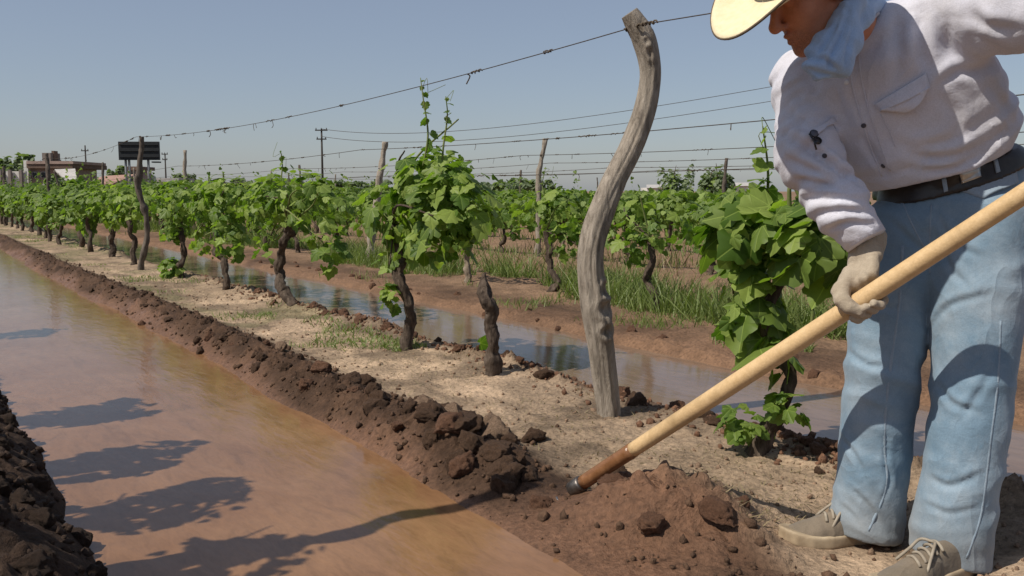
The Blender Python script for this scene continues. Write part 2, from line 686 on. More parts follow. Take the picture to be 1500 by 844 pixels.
# soil colours: pale dry crust on the trodden strip, dark moist soil where it was dug, red-brown mud by the water
t_, s_ = TT.ravel(), SS.ravel()
pp = np.stack([t_, s_, 0 * t_], 1)
n1 = fbm(pp * 1.3, 4, 71)
n2 = fbm(pp * 6, 4, 72)
wobc = 0.09 * fbm(np.stack([s_ * 0.55, t_ * 0.25, 0 * s_], 1), 3, 3) + 0.05 * n2
C_DRY = np.array([0.325, 0.235, 0.158])
C_DUG = np.array([0.072, 0.041, 0.025])
C_RED = np.array([0.20, 0.115, 0.067])
C_FIELD = np.array([0.23, 0.145, 0.09])
C_BANK_SHADED = np.array([0.05, 0.03, 0.02])  # darkest soil: the shade on the left bank is put into its colour
tw = t_ + wobc
drym = smooth01((tw - 1.70) / 0.14) * smooth01((2.72 - tw) / 0.18)
redm = smooth01((tw - 2.62) / 0.12) * smooth01((4.3 + 0.5 * n1 - tw) / 0.6)
fieldm = smooth01((tw - 3.9) / 0.7)
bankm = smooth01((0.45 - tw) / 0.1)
heapm = np.exp(-((t_ - MOUND[0] + 0.1) / 0.28) ** 4 - ((s_ - MOUND[1]) / 0.36) ** 4)
col = C_DUG[None] * (1 + 0.55 * n2[:, None])
for m_, c_ in ((drym, C_DRY), (redm, C_RED), (fieldm, C_FIELD), (bankm, C_BANK_SHADED)):
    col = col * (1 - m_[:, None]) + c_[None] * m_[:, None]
mudc = np.array([0.19, 0.10, 0.058])
edge = smooth01((tw - 1.2) / 0.1) * smooth01((1.50 + 0.12 * n1 - tw) / 0.1)
col = col * (1 - 0.75 * edge[:, None]) + mudc * 0.75 * edge[:, None]
col = col * (1 - 0.8 * heapm[:, None]) + mudc[None] * 0.8 * heapm[:, None]
dusty = smooth01((n1 + 0.25 * n2 - 0.05) * 3) * drym
col = col * (1 + 0.34 * dusty[:, None]) * (1 + 0.30 * n2[:, None])
damp = smooth01((fbm(pp * 3.1 + 4, 4, 79) - 0.08) * 4) * drym
col = col * (1 - 0.42 * damp[:, None])
# scattered green-yellow litter on the strip further along the row
lit = smooth01((fbm(pp * 2.2 + 9, 3, 77) - 0.05) * 4) * drym * smooth01((s_ - 4.2) / 2.0)
col = col * (1 - 0.5 * lit[:, None]) + np.array([0.16, 0.15, 0.07])[None] * 0.5 * lit[:, None]
wet = np.clip(np.maximum.reduce([0.95 * edge, 0.9 * heapm, 0.45 * redm, 0.5 * bump1(tw, 3.70, 0.12)]), 0, 1)
attr = ground_me.color_attributes.new('soil', 'FLOAT_COLOR', 'POINT')
attr.data.foreach_set('color', np.concatenate([np.clip(col, 0.01, 1), wet[:, None]], 1).astype(np.float32).ravel())


def soil_material(name, attr_name=None, base=None, wetc=0.2):
    t = NT(name)
    vec = t.coords('Object')
    fine_n = t.noise(vec, 55, 6, 0.7)
    mid_n = t.noise(vec, 9, 5, 0.6)
    vo = t.n('TexVoronoi')
    vo.inputs['Scale'].default_value = 38
    t.l(vec, vo.inputs['Vector'])
    if attr_name:
        a = t.n('Attribute', attribute_name=attr_name)
        c = a.outputs['Color']
        w = a.outputs['Alpha']
    else:
        c = t.ramp(mid_n, [(0.3, tuple(k * 0.75 for k in base)), (0.7, tuple(k * 1.25 for k in base))])
        w = None
    c = t.mix(0.7, c, t.ramp(fine_n, [(0.28, 0.25), (0.48, 0.95), (0.72, 1.6)]), 'MULTIPLY')
    c = t.mix(0.5, c, t.ramp(mid_n, [(0.3, 0.7), (0.7, 1.2)]), 'MULTIPLY')
    if w is not None:
        rough = t.math('SUBTRACT', 0.95, t.math('MULTIPLY', w, t.math('MULTIPLY', mid_n, 0.9)))
    else:
        rough = 0.95 - wetc
    rg_ = t.math('SUBTRACT', 1.0, t.math('ABSOLUTE', t.math('MULTIPLY_ADD', t.noise(vec, 16, 5, 0.65, 0.6), 2.0, -1.0)))
    h = t.math('ADD', t.math('ADD', t.math('MULTIPLY', fine_n, 1.0), t.math('MULTIPLY', vo.outputs['Distance'], 0.45)), t.math('MULTIPLY', rg_, -0.9))
    t.bump(h, 0.75, 0.016)
    return t.set(c, rough, 0.25)


M['ground'] = soil_material('soil', 'soil')
M['clod'] = soil_material('moist_clod', None, (0.105, 0.06, 0.036))
M['clod_dry'] = soil_material('dry_clod', None, (0.27, 0.18, 0.12), 0.05)
M['clod_red'] = soil_material('red_mud_clod', None, (0.17, 0.088, 0.052))
M['clod_bank'] = soil_material('shaded_bank_clod', None, (0.05, 0.03, 0.02))  # clods and crumbs coloured dark for the bank's shade
ground_me.materials.append(M['ground'])
ground = link('ground', ground_me)
tag(ground, 'bare vineyard soil with a dug ridge, a dry strip and furrows', 'ground', kind='structure')


# ------------------------------------------------------------------ water
def water_material(name, base, base2, rough=0.06, bstr=0.05):
    t = NT(name)
    tc = t.n('TexCoord')
    mp = t.n('Mapping')
    mp.inputs['Rotation'].default_value = (0, 0, -ROWANG)
    mp.inputs['Scale'].default_value = (1, 1, 1)
    t.l(tc.outputs['Object'], mp.inputs[0])
    vec = mp.outputs[0]
    n = t.noise(vec, 1.4, 5, 0.6, 0.8)
    m2 = t.n('Mapping')
    m2.inputs['Scale'].default_value = (2.2, 0.6, 1)
    t.l(vec, m2.inputs[0])
    n2 = t.noise(m2.outputs[0], 5, 6, 0.65, 1.2)
    c = t.ramp(n, [(0.32, base), (0.68, base2)])
    c = t.mix(0.6, c, t.ramp(n2, [(0.3, 0.66), (0.5, 1.0), (0.75, 1.2)]), 'MULTIPLY')
    n3 = t.noise(m2.outputs[0], 34, 5, 0.7, 0.8)
    c = t.mix(0.4, c, t.ramp(n3, [(0.3, 0.7), (0.52, 1.0), (0.75, 1.15)]), 'MULTIPLY')
    r = t.math('ADD', rough, t.math('MULTIPLY', t.noise(vec, 3.1, 4), 0.10))
    h = t.math('ADD', t.noise(m2.outputs[0], 9, 3), t.math('MULTIPLY', n2, 0.5))
    t.bump(h, bstr, 0.02)
    t.set(c, r, 0.5)
    t.p.inputs['IOR'].default_value = 1.33
    return t.m


def water_sheet(name, t0, t1, z, mat, label):
    ss = np.array([-6, 0, 1.2, 3, 6, 12, 24, 48, 100])
    v = [rw(t, s, z) for s in ss for t in (t0, t1)]
    f = [(2 * i, 2 * i + 1, 2 * i + 3, 2 * i + 2) for i in range(len(ss) - 1)]
    return tag(obj(name, v, f, mat, smooth=False), label, 'water', kind='structure')


M['canal'] = water_material('muddy_canal_water', (0.205, 0.105, 0.050), (0.265, 0.145, 0.074), 0.06, 0.09)
M['furrow'] = water_material('muddy_furrow_water', (0.17, 0.11, 0.075), (0.215, 0.145, 0.10), 0.05, 0.05)
water_sheet('canal_water', 0.22, 1.58, 0.0, M['canal'], 'shallow brown water in the irrigation canal')
water_sheet('furrow_water', 2.62, 3.95, 0.0, M['furrow'], 'calm brown water in the furrow behind the vines')


# ------------------------------------------------------------------ clods
def clod_mesh(name, seed, mat, sub=3):
    bm = bmesh.new()
    bmesh.ops.create_icosphere(bm, subdivisions=sub, radius=1.0)
    v = np.array([x.co[:] for x in bm.verts])
    rg = np.random.default_rng(seed + 50)
    v = v * (0.75 + 0.5 * rg.random(3)) * np.array([1, 1, 0.8])
    v *= (1 + 0.30 * fbm(v * 1.3 + seed * 3.1, 3, seed))[:, None]
    for _ in range(11):        # broken faces
        nrm = rg.normal(size=3)
        nrm /= np.linalg.norm(nrm)
        k = 0.42 + 0.35 * rg.random()
        e = np.maximum(0, v @ nrm - k)
        v -= 0.92 * e[:, None] * nrm
    rdg = 1 - 2 * np.abs(fbm(v * 2.3 + seed, 4, seed + 9, 0.6))
    nv = v / (np.linalg.norm(v, axis=1, keepdims=True) + 1e-9)
    v = v + nv * (0.20 * (rdg - 0.4) + 0.10 * fbm(v * 6.5, 3, seed + 4))[:, None]
    f = np.array([[w.index for w in fc.verts] for fc in bm.faces])
    bm.free()
    return make_mesh(name, v, f, mat, True)


def smooth_by_angle(me):
    pass


CL = {k: [clod_mesh('clod', 100 + 7 * i + j, M[k], 4) for i in range(6)] for j, k in enumerate(('clod', 'clod_dry', 'clod_red', 'clod_bank'))}
rc = np.random.default_rng(5)


def put_clod(t, s, r, kind, sink=0.42):
    me = CL[kind][rc.integers(6)]
    o = bpy.data.objects.new('clod', me)
    COL.objects.link(o)
    o.parent = ground
    o.location = [float(c) for c in gpt(t, s, r * (0.55 - sink))]
    o.rotation_euler = tuple(rc.uniform(-0.6, 0.6, 2)) + (rc.uniform(0, 6.28),)
    o.scale = tuple(float(r * k) for k in rc.uniform(0.8, 1.2, 3))
    return o


for i in range(80):           # the dug ridge beside the canal
    s = 2.30 + 7.6 * (i / 80) ** 1.6
    t = 1.58 + rc.normal() * 0.085
    r = rc.uniform(0.022, 0.052) * (1.25 if s < 4 else 0.9)
    put_clod(t, s, r, 'clod' if rc.random() < 0.75 else ('clod_dry' if t > 1.66 else 'clod_red'))
for t, s, r, k in ((1.66, 2.78, .075, 'clod'), (1.60, 2.92, .07, 'clod'), (1.75, 2.70, .06, 'clod_dry'), (1.81, 2.83, .06, 'clod_dry'), (1.72, 2.97, .055, 'clod_dry'), (1.57, 2.66, .06, 'clod'), (1.68, 3.14, .05, 'clod_dry'), (1.87, 2.66, .05, 'clod'),
                   (1.93, 1.98, .055, 'clod_red'), (1.995, 1.985, .028, 'clod_dry'), (1.96, 2.13, .05, 'clod'), (1.90, 2.22, .04, 'clod'), (1.86, 2.10, .045, 'clod'), (1.83, 2.06, .04, 'clod'), (1.90, 2.05, .05, 'clod'), (1.80, 2.00, .035, 'clod_red'), (1.97, 1.93, .06, 'clod_red'), (1.66, 1.96, .04, 'clod_red'), (1.95, 2.02, .05, 'clod'), (2.02, 1.95, .045, 'clod_red'), (2.0, 2.06, .035, 'clod'), (1.74, 1.62, .045, 'clod_red'), (1.60, 1.72, .05, 'clod_red'), (1.52, 2.12, .04, 'clod_red'), (1.86, 1.66, .035, 'clod_red')):
    put_clod(t, s, r, k)
for i in range(46):            # crumbly lip along the furrow
    s = 1.75 + 6.5 * (i / 46) ** 1.4
    put_clod(2.60 + rc.normal() * 0.07, s, rc.uniform(0.018, 0.055), 'clod_red' if rc.random() < 0.6 else 'clod')
for i in range(60):            # left bank
    s = 1.7 + 3.6 * (i / 60)
    put_clod(rc.uniform(-0.15, 0.36), s, rc.uniform(0.02, 0.05), 'clod_bank', 0.4)
for i in range(30):            # far side of the furrow
    put_clod(3.86 + rc.normal() * 0.09, 2.6 + 9 * (i / 30), rc.uniform(0.02, 0.045), 'clod_red')

# loose crumbs, too many to count
bm = bmesh.new()
bmesh.ops.create_icosphere(bm, subdivisions=1, radius=1.0)
ico_v = np.array([x.co[:] for x in bm.verts])
ico_f = np.array([[w.index for w in fc.verts] for fc in bm.faces])
bm.free()


def crumbs(name, ts, rad, mat, label):
    ts = np.asarray(ts)
    n = len(ts)
    z = ground_z(ts[:, 0], ts[:, 1])
    keep = (z > 0.004) & ((ts[:, 1] > 2.35) | (ts[:, 0] > 2.0) | (ts[:, 0] < 1) | (hsh(np.arange(n), np.arange(n), np.arange(n)) < 0.22))
    ts, z, rad = ts[keep], z[keep], rad[keep]
    n = len(ts)
    rr = np.random.default_rng(n)
    sc = rad[:, None, None] * rr.uniform(0.45, 1.35, (n, len(ico_v), 1)) * rr.uniform(0.7, 1.3, (n, 1, 3))
    base = np.stack([ts[:, 0] * CA - ts[:, 1] * SA, ts[:, 0] * SA + ts[:, 1] * CA, z + rad * 0.25], 1)
    v = (base[:, None] + ico_v[None] * sc).reshape(-1, 3)
    f = (ico_f[None] + (np.arange(n) * len(ico_v))[:, None, None]).reshape(-1, 3)
    return tag(obj(name, v, f, mat, smooth=False), label, 'soil', kind='stuff')


k = 3000
cs = 1.3 + 13 * rc.random(k) ** 2.2
crumbs('soil_crumbs', np.stack([1.58 + rc.normal(size=k) * 0.13, cs], 1), 0.003 + 0.013 * rc.random(k) ** 2.5, M['clod'], 'dark soil crumbs strewn over the dug ridge')
k = 1800
cs = 1.1 + 9 * rc.random(k) ** 1.8
crumbs('dry_crumbs', np.stack([rc.uniform(1.75, 2.75, k), cs], 1), 0.0025 + 0.009 * rc.random(k) ** 3, M['clod_dry'], 'small dry crumbs strewn over the pale strip')
k = 1700
cs = 1.7 + 8 * rc.random(k) ** 1.8
crumbs('red_crumbs', np.stack([2.62 + rc.normal(size=k) * 0.09, cs], 1), 0.004 + 0.014 * rc.random(k) ** 2, M['clod_red'], 'reddish crumbs along the near lip of the furrow')
k = 1500
crumbs('bank_crumbs', np.stack([rc.uniform(-0.4, 0.38, k), rc.uniform(1.5, 5.5, k)], 1), 0.005 + 0.014 * rc.random(k) ** 2, M['clod_bank'], 'dark crumbs on the shaded left bank')


# ------------------------------------------------------------------ vine leaves, trunks, posts, wires
HALF = [(0.0, 0.0), (0.12, -0.12), (0.25, -0.17), (0.37, -0.10), (0.47, 0.0), (0.44, 0.09), (0.56, 0.19), (0.56, 0.34), (0.46, 0.40), (0.39, 0.42), (0.42, 0.55), (0.34, 0.67), (0.23, 0.70), (0.14, 0.84), (0.0, 0.95)]


def leaf_mesh(name, seed, mat, low=False):
    rg = np.random.default_rng(seed)
    half = HALF if not low else [HALF[i] for i in (0, 2, 4, 6, 9, 11, 14)]
    pts = [(x, y) for x, y in half] + [(-x, y) for x, y in half[-2:0:-1]]
    pts = np.array(pts) + rg.normal(size=(len(pts), 2)) * 0.014
    mid = [(0.0, 0.10), (0.0, 0.45)] if not low else [(0.0, 0.25)]
    P = np.vstack([pts, mid])
    fold, curl, cup = rg.uniform(0.15, 0.5), rg.uniform(0.05, 0.35), rg.uniform(-0.1, 0.25)
    z = -fold * np.abs(P[:, 0]) ** 1.3 - curl * P[:, 1] ** 2 + cup * P[:, 0] ** 2 + 0.05 * np.sin(P[:, 0] * 14 + seed) * np.abs(P[:, 0]) * 2
    V = np.column_stack([P, z])
    n = len(pts)
    f = []
    c0 = n
    c1 = n + 1 if not low else n
    for i in range(n):
        j = (i + 1) % n
        ym = (pts[i, 1] + pts[j, 1]) / 2
        f.append((c0 if ym < 0.36 else c1, i, j))
    if not low:
        k = len(half)
        for i in range(n):
            j = (i + 1) % n
            a = (pts[i, 1] + pts[j, 1]) / 2 < 0.36
            b = (pts[j, 1] + pts[(j + 1) % n, 1]) / 2 < 0.36
            if a != b:
                f.append((c0, j, c1) if a else (c1, j, c0))
    return V, f


def leaf_data(name, seed, mat, low=False):
    V, f = leaf_mesh(name, seed, mat, low)
    me = make_mesh(name, V, f, mat, True)
    uv = me.uv_layers.new(name='UVMap')
    co = V[:, :2]
    li = np.zeros(len(me.loops), dtype=np.int32)
    me.loops.foreach_get('vertex_index', li)
    uv.data.foreach_set('uv', co[li].astype(np.float32).ravel())
    return me


LEAF = [leaf_data('leaf', 200 + i, M['leaf']) for i in range(8)]
LEAF_LOW = [leaf_mesh('l', 300 + i, None, True) for i in range(5)]
for i, (V_, f_) in enumerate(LEAF_LOW):
    LEAF_LOW[i] = (V_, np.array(f_))


def leaf_frames(pos, out, rg, size):
    """rotation matrices for leaves at pos facing along out, tips hanging"""
    n = len(pos)
    nrm = out * 0.75 + np.array([0, 0, 0.55]) + rg.normal(size=(n, 3)) * 0.42
    nrm /= np.linalg.norm(nrm, axis=1, keepdims=True)
    tip = out * 0.5 + np.array([0, 0, -0.75]) + rg.normal(size=(n, 3)) * 0.55
    tip -= nrm * (tip * nrm).sum(1, keepdims=True)
    tip /= np.linalg.norm(tip, axis=1, keepdims=True)
    sx = np.cross(tip, nrm)
    R = np.stack([sx, tip, nrm], -1)          # columns
    return R * size[:, None, None]


def cloud(rg, blobs, n):
    """blobs: (centre, radii, weight); leaves towards the shell of each blob"""
    w = np.array([b[2] for b in blobs], float)
    k = rg.choice(len(blobs), n, p=w / w.sum())
    d = rg.normal(size=(n, 3))
    d /= np.linalg.norm(d, axis=1, keepdims=True)
    r = rg.uniform(0.35, 1.0, n) ** 0.55
    C = np.array([b[0] for b in blobs])[k]
    S = np.array([b[1] for b in blobs])[k]
    return C + d * r[:, None] * S, d


def leaves_as_objects(parent, pos, R, rg, name='leaf'):
    for p, m in zip(pos, R):
        o = bpy.data.objects.new(name, LEAF[rg.integers(len(LEAF))])
        COL.objects.link(o)
        o.parent = parent
        mt = Matrix([[*map(float, m[0]), float(p[0])], [*map(float, m[1]), float(p[1])], [*map(float, m[2]), float(p[2])], [0, 0, 0, 1]])
        o.matrix_basis = mt


def leaves_joined(name, pos, R, rg, mat):
    """one mesh of many low leaves"""
    VV, FF, UV, n0 = [], [], [], 0
    ch = rg.integers(0, len(LEAF_LOW), len(pos))
    for c in range(len(LEAF_LOW)):
        V_, f_ = LEAF_LOW[c]
        sel = np.where(ch == c)[0]
        if not len(sel):
            continue
        v = np.einsum('nij,kj->nki', R[sel], V_) + pos[sel][:, None]
        VV.append(v.reshape(-1, 3))
        FF.append((f_[None] + (np.arange(len(sel)) * len(V_))[:, None, None] + n0).reshape(-1, 3))
        UV.append(np.tile(V_[:, :2], (len(sel), 1)))
        n0 += len(sel) * len(V_)
    VV, FF, UV = np.concatenate(VV), np.concatenate(FF), np.concatenate(UV)
    me = make_mesh(name, VV, FF, mat, True)
    uv = me.uv_layers.new(name='UVMap')
    uv.data.foreach_set('uv', UV[FF.ravel()].astype(np.float32).ravel())
    return me


def bark_material(name, c1, c2, c3):
    t = NT(name)
    vec = t.coords('Object', (1, 1, 0.22))
    n = t.noise(vec, 42, 6, 0.7, 0.6)
    m = t.noise(vec, 9, 4, 0.6)
    col = t.ramp(n, [(0.28, c1), (0.5, c2), (0.75, c3)])
    col = t.mix(0.55, col, t.ramp(m, [(0.3, 0.55), (0.7, 1.25)]), 'MULTIPLY')
    t.bump(n, 0.9, 0.012)
    return t.set(col, 0.92, 0.2)


M['bark'] = bark_material('vine_bark', (0.028, 0.02, 0.016), (0.085, 0.062, 0.046), (0.18, 0.14, 0.11))
M['bark_pale'] = bark_material('pale_vine_bark', (0.10, 0.075, 0.05), (0.24, 0.19, 0.14), (0.38, 0.32, 0.25))
M['post'] = bark_material('grey_weathered_wood', (0.14, 0.115, 0.09), (0.31, 0.265, 0.215), (0.46, 0.40, 0.33))
M['post_dark'] = bark_material('dark_weathered_wood', (0.05, 0.04, 0.032), (0.12, 0.098, 0.08), (0.22, 0.185, 0.15))
M['wire'] = mottled('rusty_wire', (0.035, 0.028, 0.024), (0.09, 0.07, 0.055), 40, 0.6, 0)
M['tendril'] = mottled('dead_tendril', (0.05, 0.035, 0.025), (0.12, 0.09, 0.06), 40, 0.9, 0)


def trunk_tube(pts, rads, n=110, sides=22, wob=0.32, seed=0, twist=0.045):
    Q = resample([list(p) + [r * 0.66] for p, r in zip(pts, rads)], n)
    L = np.concatenate([[0], np.cumsum(np.linalg.norm(np.diff(Q[:, :3], axis=0), axis=1))])
    gn = np.column_stack([fbm(np.column_stack([L * 7 + 30 * i, 0 * L, 0 * L + seed]), 2, seed + i) for i in range(3)]) * np.array([1, 1, 0.2])
    Q[:, :3] += gn * twist * np.clip(L / 0.15, 0, 1)[:, None]
    Q[:, 3] *= 1 + 0.35 * fbm(np.column_stack([L * 13, 0 * L, 0 * L + seed]), 2, seed + 7)
    v, f = tube(Q[:, :3], Q[:, 3], sides, True, wob, seed, (11, 1.7))
    c = np.repeat(Q[:, :3], sides, 0)
    d = v - c
    q = np.column_stack([d / (np.linalg.norm(d, axis=1, keepdims=True) + 1e-9) * 2.6, ]) + c * np.array([3, 3, 5.0])
    k = 1 + 0.28 * (1 - 2 * np.abs(fbm(q, 3, seed + 40))) + 0.12 * fbm(q * 3, 2, seed + 41)
    return c + d * k[:, None], f


# ---- the near vines of the first row, leaf by leaf
def near_vine(label, t, s, trunk, rads, blobs, nleaf, size, seed, shoots=(), bark='bark', sprouts=(), extra=None, group='vines of the first row'):
    """trunk, blobs, shoots: points given as (along the row, across it, up) from the vine's foot"""
    rg = np.random.default_rng(seed)
    root = thing('grapevine', label, 'grapevine', gpt(t, s, -0.02), ROWANG + math.pi / 2, group)
    # local x runs down the row (away from the camera), local y to its left
    L = lambda p: np.array([p[0], -p[1], p[2]], float)
    v, f = trunk_tube([L(p) for p in trunk], rads, seed=seed)
    obj('trunk', v, f, M[bark], root, keep_world=False)
    for i, sh in enumerate(shoots):
        P = resample([L(p) for p in sh], 26)
        v, f = tube(P, np.linspace(0.0065, 0.0022, 26), 6)
        obj('shoot', v, f, M['shoot'], root, keep_world=False)
        m = max(3, int(len(sh) * 2))
        kk = np.linspace(0.25, 1.0, m)
        pos = P[(kk * 25).astype(int)] + rg.normal(size=(m, 3)) * 0.012
        out = rg.normal(size=(m, 3))
        out /= np.linalg.norm(out, axis=1, keepdims=True)
        leaves_as_objects(root, pos, leaf_frames(pos, out, rg, size * np.linspace(0.6, 0.2, m) * rg.uniform(0.8, 1.2, m)), rg)
        for q in range(2):
            a = P[int(25 * rg.uniform(0.6, 1))]
            tp = [a, a + rg.normal(size=3) * 0.02 + (0, 0, 0.02), a + rg.normal(size=3) * 0.04 + (0, 0, 0.03), a + rg.normal(size=3) * 0.05 + (0, 0, 0.03)]
            v, f = tube(resample(tp, 10), 0.0014, 5)
            obj('tendril', v, f, M['shoot'], root, keep_world=False)
    if nleaf:
        bl = [(L(c), np.array(r, float), w) for c, r, w in blobs]
        pos, out = cloud(rg, bl, nleaf)
        R = leaf_frames(pos, out, rg, size * rg.uniform(0.55, 1.1, nleaf))
        leaves_as_objects(root, pos, R, rg)
        n2 = int(nleaf * 1.1)
        pos, out = cloud(rg, [(c, r * 1.15 + 0.01, w) for c, r, w in bl], n2)
        sm = link('small_leaves', leaves_joined('small_leaves', pos, leaf_frames(pos, out, rg, size * rg.uniform(0.25, 0.55, n2)), rg, M['leaf']), root, False)
        sm['kind'] = 'stuff'
        # canes that carry the leaves
        for b in bl:
            for q in range(3):
                a = np.array([L(p) for p in trunk])[-1]
                e = b[0] + rg.normal(size=3) * b[1] * 0.5
                m = (a + e) / 2 + rg.normal(size=3) * 0.06 + np.array([0, 0, 0.05])
                v, f = tube(resample([a, m, e], 12), np.linspace(0.009, 0.004, 12), 6)
                obj('cane', v, f, M['shoot'] if q else M[bark], root, keep_world=False)
    for c, r, k_, sz in sprouts:        # leafy suckers near the foot
        pos, out = cloud(rg, [(L(c), np.array(r, float), 1)], k_)
        leaves_as_objects(root, pos, leaf_frames(pos, out + (0, 0, 0.6), rg, sz * rg.uniform(0.6, 1.2, k_)), rg)
    return root


R1 = 2.37
near_vine('leafy grapevine hanging beside the man, broad leaves down to green suckers at its foot', 2.42, 2.10,
          [(0, 0, 0), (-0.01, 0.02, 0.10), (-0.07, 0.03, 0.22), (-0.10, 0.02, 0.33), (-0.05, 0.0, 0.45), (-0.06, 0.0, 0.60), (-0.12, 0.0, 0.78)],
          [0.055, 0.042, 0.036, 0.030, 0.030, 0.026, 0.020],
          [((-0.02, 0.02, 0.81), (0.23, 0.20, 0.13), 4.0), ((-0.24, 0.03, 0.78), (0.18, 0.16, 0.14), 2.2), ((0.03, 0.00, 0.58), (0.11, 0.12, 0.16), 2.2), ((-0.05, 0.02, 0.38), (0.08, 0.09, 0.08), 0.7)],
          112, 0.15, 31, [[(-0.02, 0, 0.85), (0.0, 0.02, 1.0), (0.01, 0.0, 1.14)]], sprouts=[((0.03, -0.03, 0.14), (0.085, 0.085, 0.07), 34, 0.055), ((-0.13, 0.0, 0.22), (0.07, 0.07, 0.05), 18, 0.06)])
near_vine('bare gnarled vine stump with one small leaf, next to the twisted post', R1, 3.72,
          [(0, 0, 0), (-0.02, 0.01, 0.14), (-0.02, 0.0, 0.28), (-0.03, -0.01, 0.38), (0.02, 0.0, 0.45), (0.05, 0.0, 0.51)],
          [0.050, 0.040, 0.036, 0.040, 0.030, 0.014], [], 0, 0.1, 32, sprouts=[((0.05, -0.03, 0.16), (0.01, 0.01, 0.01), 1, 0.085)])
near_vine('tall leafy grapevine with two shoots rising to the wire, left of the twisted post', R1, 4.62,
          [(0, 0, 0), (0.01, 0.0, 0.14), (0.0, 0.0, 0.30), (0.06, 0.0, 0.46), (0.13, 0.0, 0.62), (0.16, 0, 0.74)],
          [0.048, 0.038, 0.036, 0.034, 0.032, 0.024],
          [((-0.25, 0.02, 0.93), (0.25, 0.22, 0.22), 4), ((-0.52, 0.02, 0.84), (0.24, 0.2, 0.22), 3), ((0.15, 0.0, 0.80), (0.25, 0.2, 0.18), 2.2), ((-0.35, 0.0, 0.66), (0.3, 0.18, 0.12), 1.4), ((0.08, -0.03, 0.50), (0.08, 0.08, 0.12), 0.5)],
          230, 0.118, 33, [[(-0.22, 0, 1.05), (-0.24, 0.02, 1.22), (-0.23, 0.0, 1.40), (-0.2, 0.0, 1.52)], [(-0.42, 0, 1.0), (-0.44, 0.0, 1.14), (-0.45, 0.02, 1.30), (-0.47, 0.0, 1.40)]],
          sprouts=[((0.05, -0.06, 0.33), (0.07, 0.07, 0.1), 22, 0.06)])
near_vine('grapevine on a thick leaning trunk rooted at the furrow edge', 2.55, 7.0,
          [(-0.12, 0, -0.01), (0.02, 0.0, 0.08), (0.20, 0.0, 0.20), (0.20, 0.0, 0.34), (0.06, 0.0, 0.52), (-0.05, 0, 0.66)],
          [0.06, 0.05, 0.05, 0.048, 0.05, 0.035],
          [((-0.05, 0, 0.88), (0.40, 0.24, 0.22), 4), ((0.4, 0, 0.80), (0.32, 0.2, 0.22), 3), ((-0.6, 0, 0.82), (0.42, 0.22, 0.22), 3), ((0.5, 0, 0.5), (0.18, 0.12, 0.18), 1), ((-0.8, 0, 0.5), (0.15, 0.12, 0.2), 1)], 210, 0.105, 34,
          [[(0.1, 0, 1.0), (0.12, 0.02, 1.12), (0.1, 0, 1.22)]])
near_vine('grapevine with a leaf clump drooping low over its thin trunk', 2.45, 8.35,
          [(0, 0, 0), (-0.04, 0, 0.10), (0.05, 0, 0.24), (0.15, 0, 0.38), (0.17, 0, 0.55)],
          [0.045, 0.036, 0.034, 0.036, 0.03],
          [((-0.1, 0, 0.84), (0.5, 0.24, 0.22), 4), ((-0.30, -0.03, 0.52), (0.18, 0.15, 0.22), 2.4), ((0.45, 0, 0.78), (0.35, 0.2, 0.22), 3), ((0.6, 0, 0.48), (0.14, 0.12, 0.2), 1)], 210, 0.105, 35)
near_vine('grapevine with dark trunk just before the second crooked post', 2.45, 9.85,
          [(0, 0, 0), (0.03, 0, 0.15), (0.0, 0, 0.32), (0.06, 0, 0.5), (0.1, 0, 0.62)], [0.045, 0.036, 0.034, 0.034, 0.03],
          [((0.0, 0, 0.82), (0.65, 0.24, 0.23), 4), ((0.2, -0.02, 0.55), (0.25, 0.15, 0.16), 1.4)], 170, 0.105, 36, sprouts=[((0.1, -0.1, 0.12), (0.16, 0.12, 0.12), 60, 0.08)])
near_vine('grapevine with a straight dark trunk just past the second crooked post', 2.38, 11.9,
          [(0, 0, 0), (0.0, 0, 0.15), (0.02, 0, 0.32), (0.0, 0, 0.5), (0.1, 0, 0.62)], [0.05, 0.042, 0.04, 0.034, 0.03],
          [((0.0, 0, 0.80), (0.68, 0.26, 0.24), 4), ((0.35, 0, 0.62), (0.25, 0.15, 0.2), 1.4)], 150, 0.105, 37)
near_vine('grapevine with two crossing dark trunks, third past the leaning trunk', 2.40, 13.4,
          [(0, 0, 0), (0.05, 0, 0.2), (-0.05, 0, 0.4), (0.0, 0, 0.6)], [0.05, 0.042, 0.04, 0.03],
          [((0.0, 0, 0.80), (0.7, 0.26, 0.24), 4), ((-0.3, 0, 0.60), (0.22, 0.15, 0.18), 1.4)], 140, 0.105, 38)
# the vines of the second row that show between them
R2 = 4.65
for i, (s, nl, sd, lb) in enumerate(((5.0, 60, 41, 'low grapevine across the furrow, behind the twisted post'), (6.35, 70, 42, 'grapevine with drooping leaves across the furrow, right of the pale stump'),
                                     (7.55, 70, 43, 'grapevine on a pale forked stump across the furrow'), (8.9, 90, 44, 'second row grapevine right of the leaning trellis post'),
                                     (10.9, 90, 45, 'second row grapevine just left of the leaning trellis post'), (12.3, 90, 46, 'second row grapevine seen past the thick leaning trunk'))):
    rg = np.random.default_rng(sd)
    near_vine(lb, R2 - (0.12 if i == 2 else 0.0) + rg.normal() * 0.04, s,
              [(0, 0, 0), (-0.04 + rg.normal() * .03, 0, 0.12), (0.05, 0, 0.25), (rg.normal() * .06, 0, 0.40), (rg.normal() * .08, 0, 0.55)], [0.048, 0.04, 0.036, 0.034, 0.025],
              [((0, 0, 0.70), (0.62, 0.24, 0.2), 4), ((rg.uniform(-.3, .3), 0, 0.50), (0.2, 0.15, 0.16), 1.2)], nl, 0.105, sd, [[(0.1, 0, 0.8), (0.14, 0, 0.95), (0.12, 0.02, 1.10)]] if i % 2 else [], bark='bark_pale' if i == 2 else 'bark', group='vines of the second row')

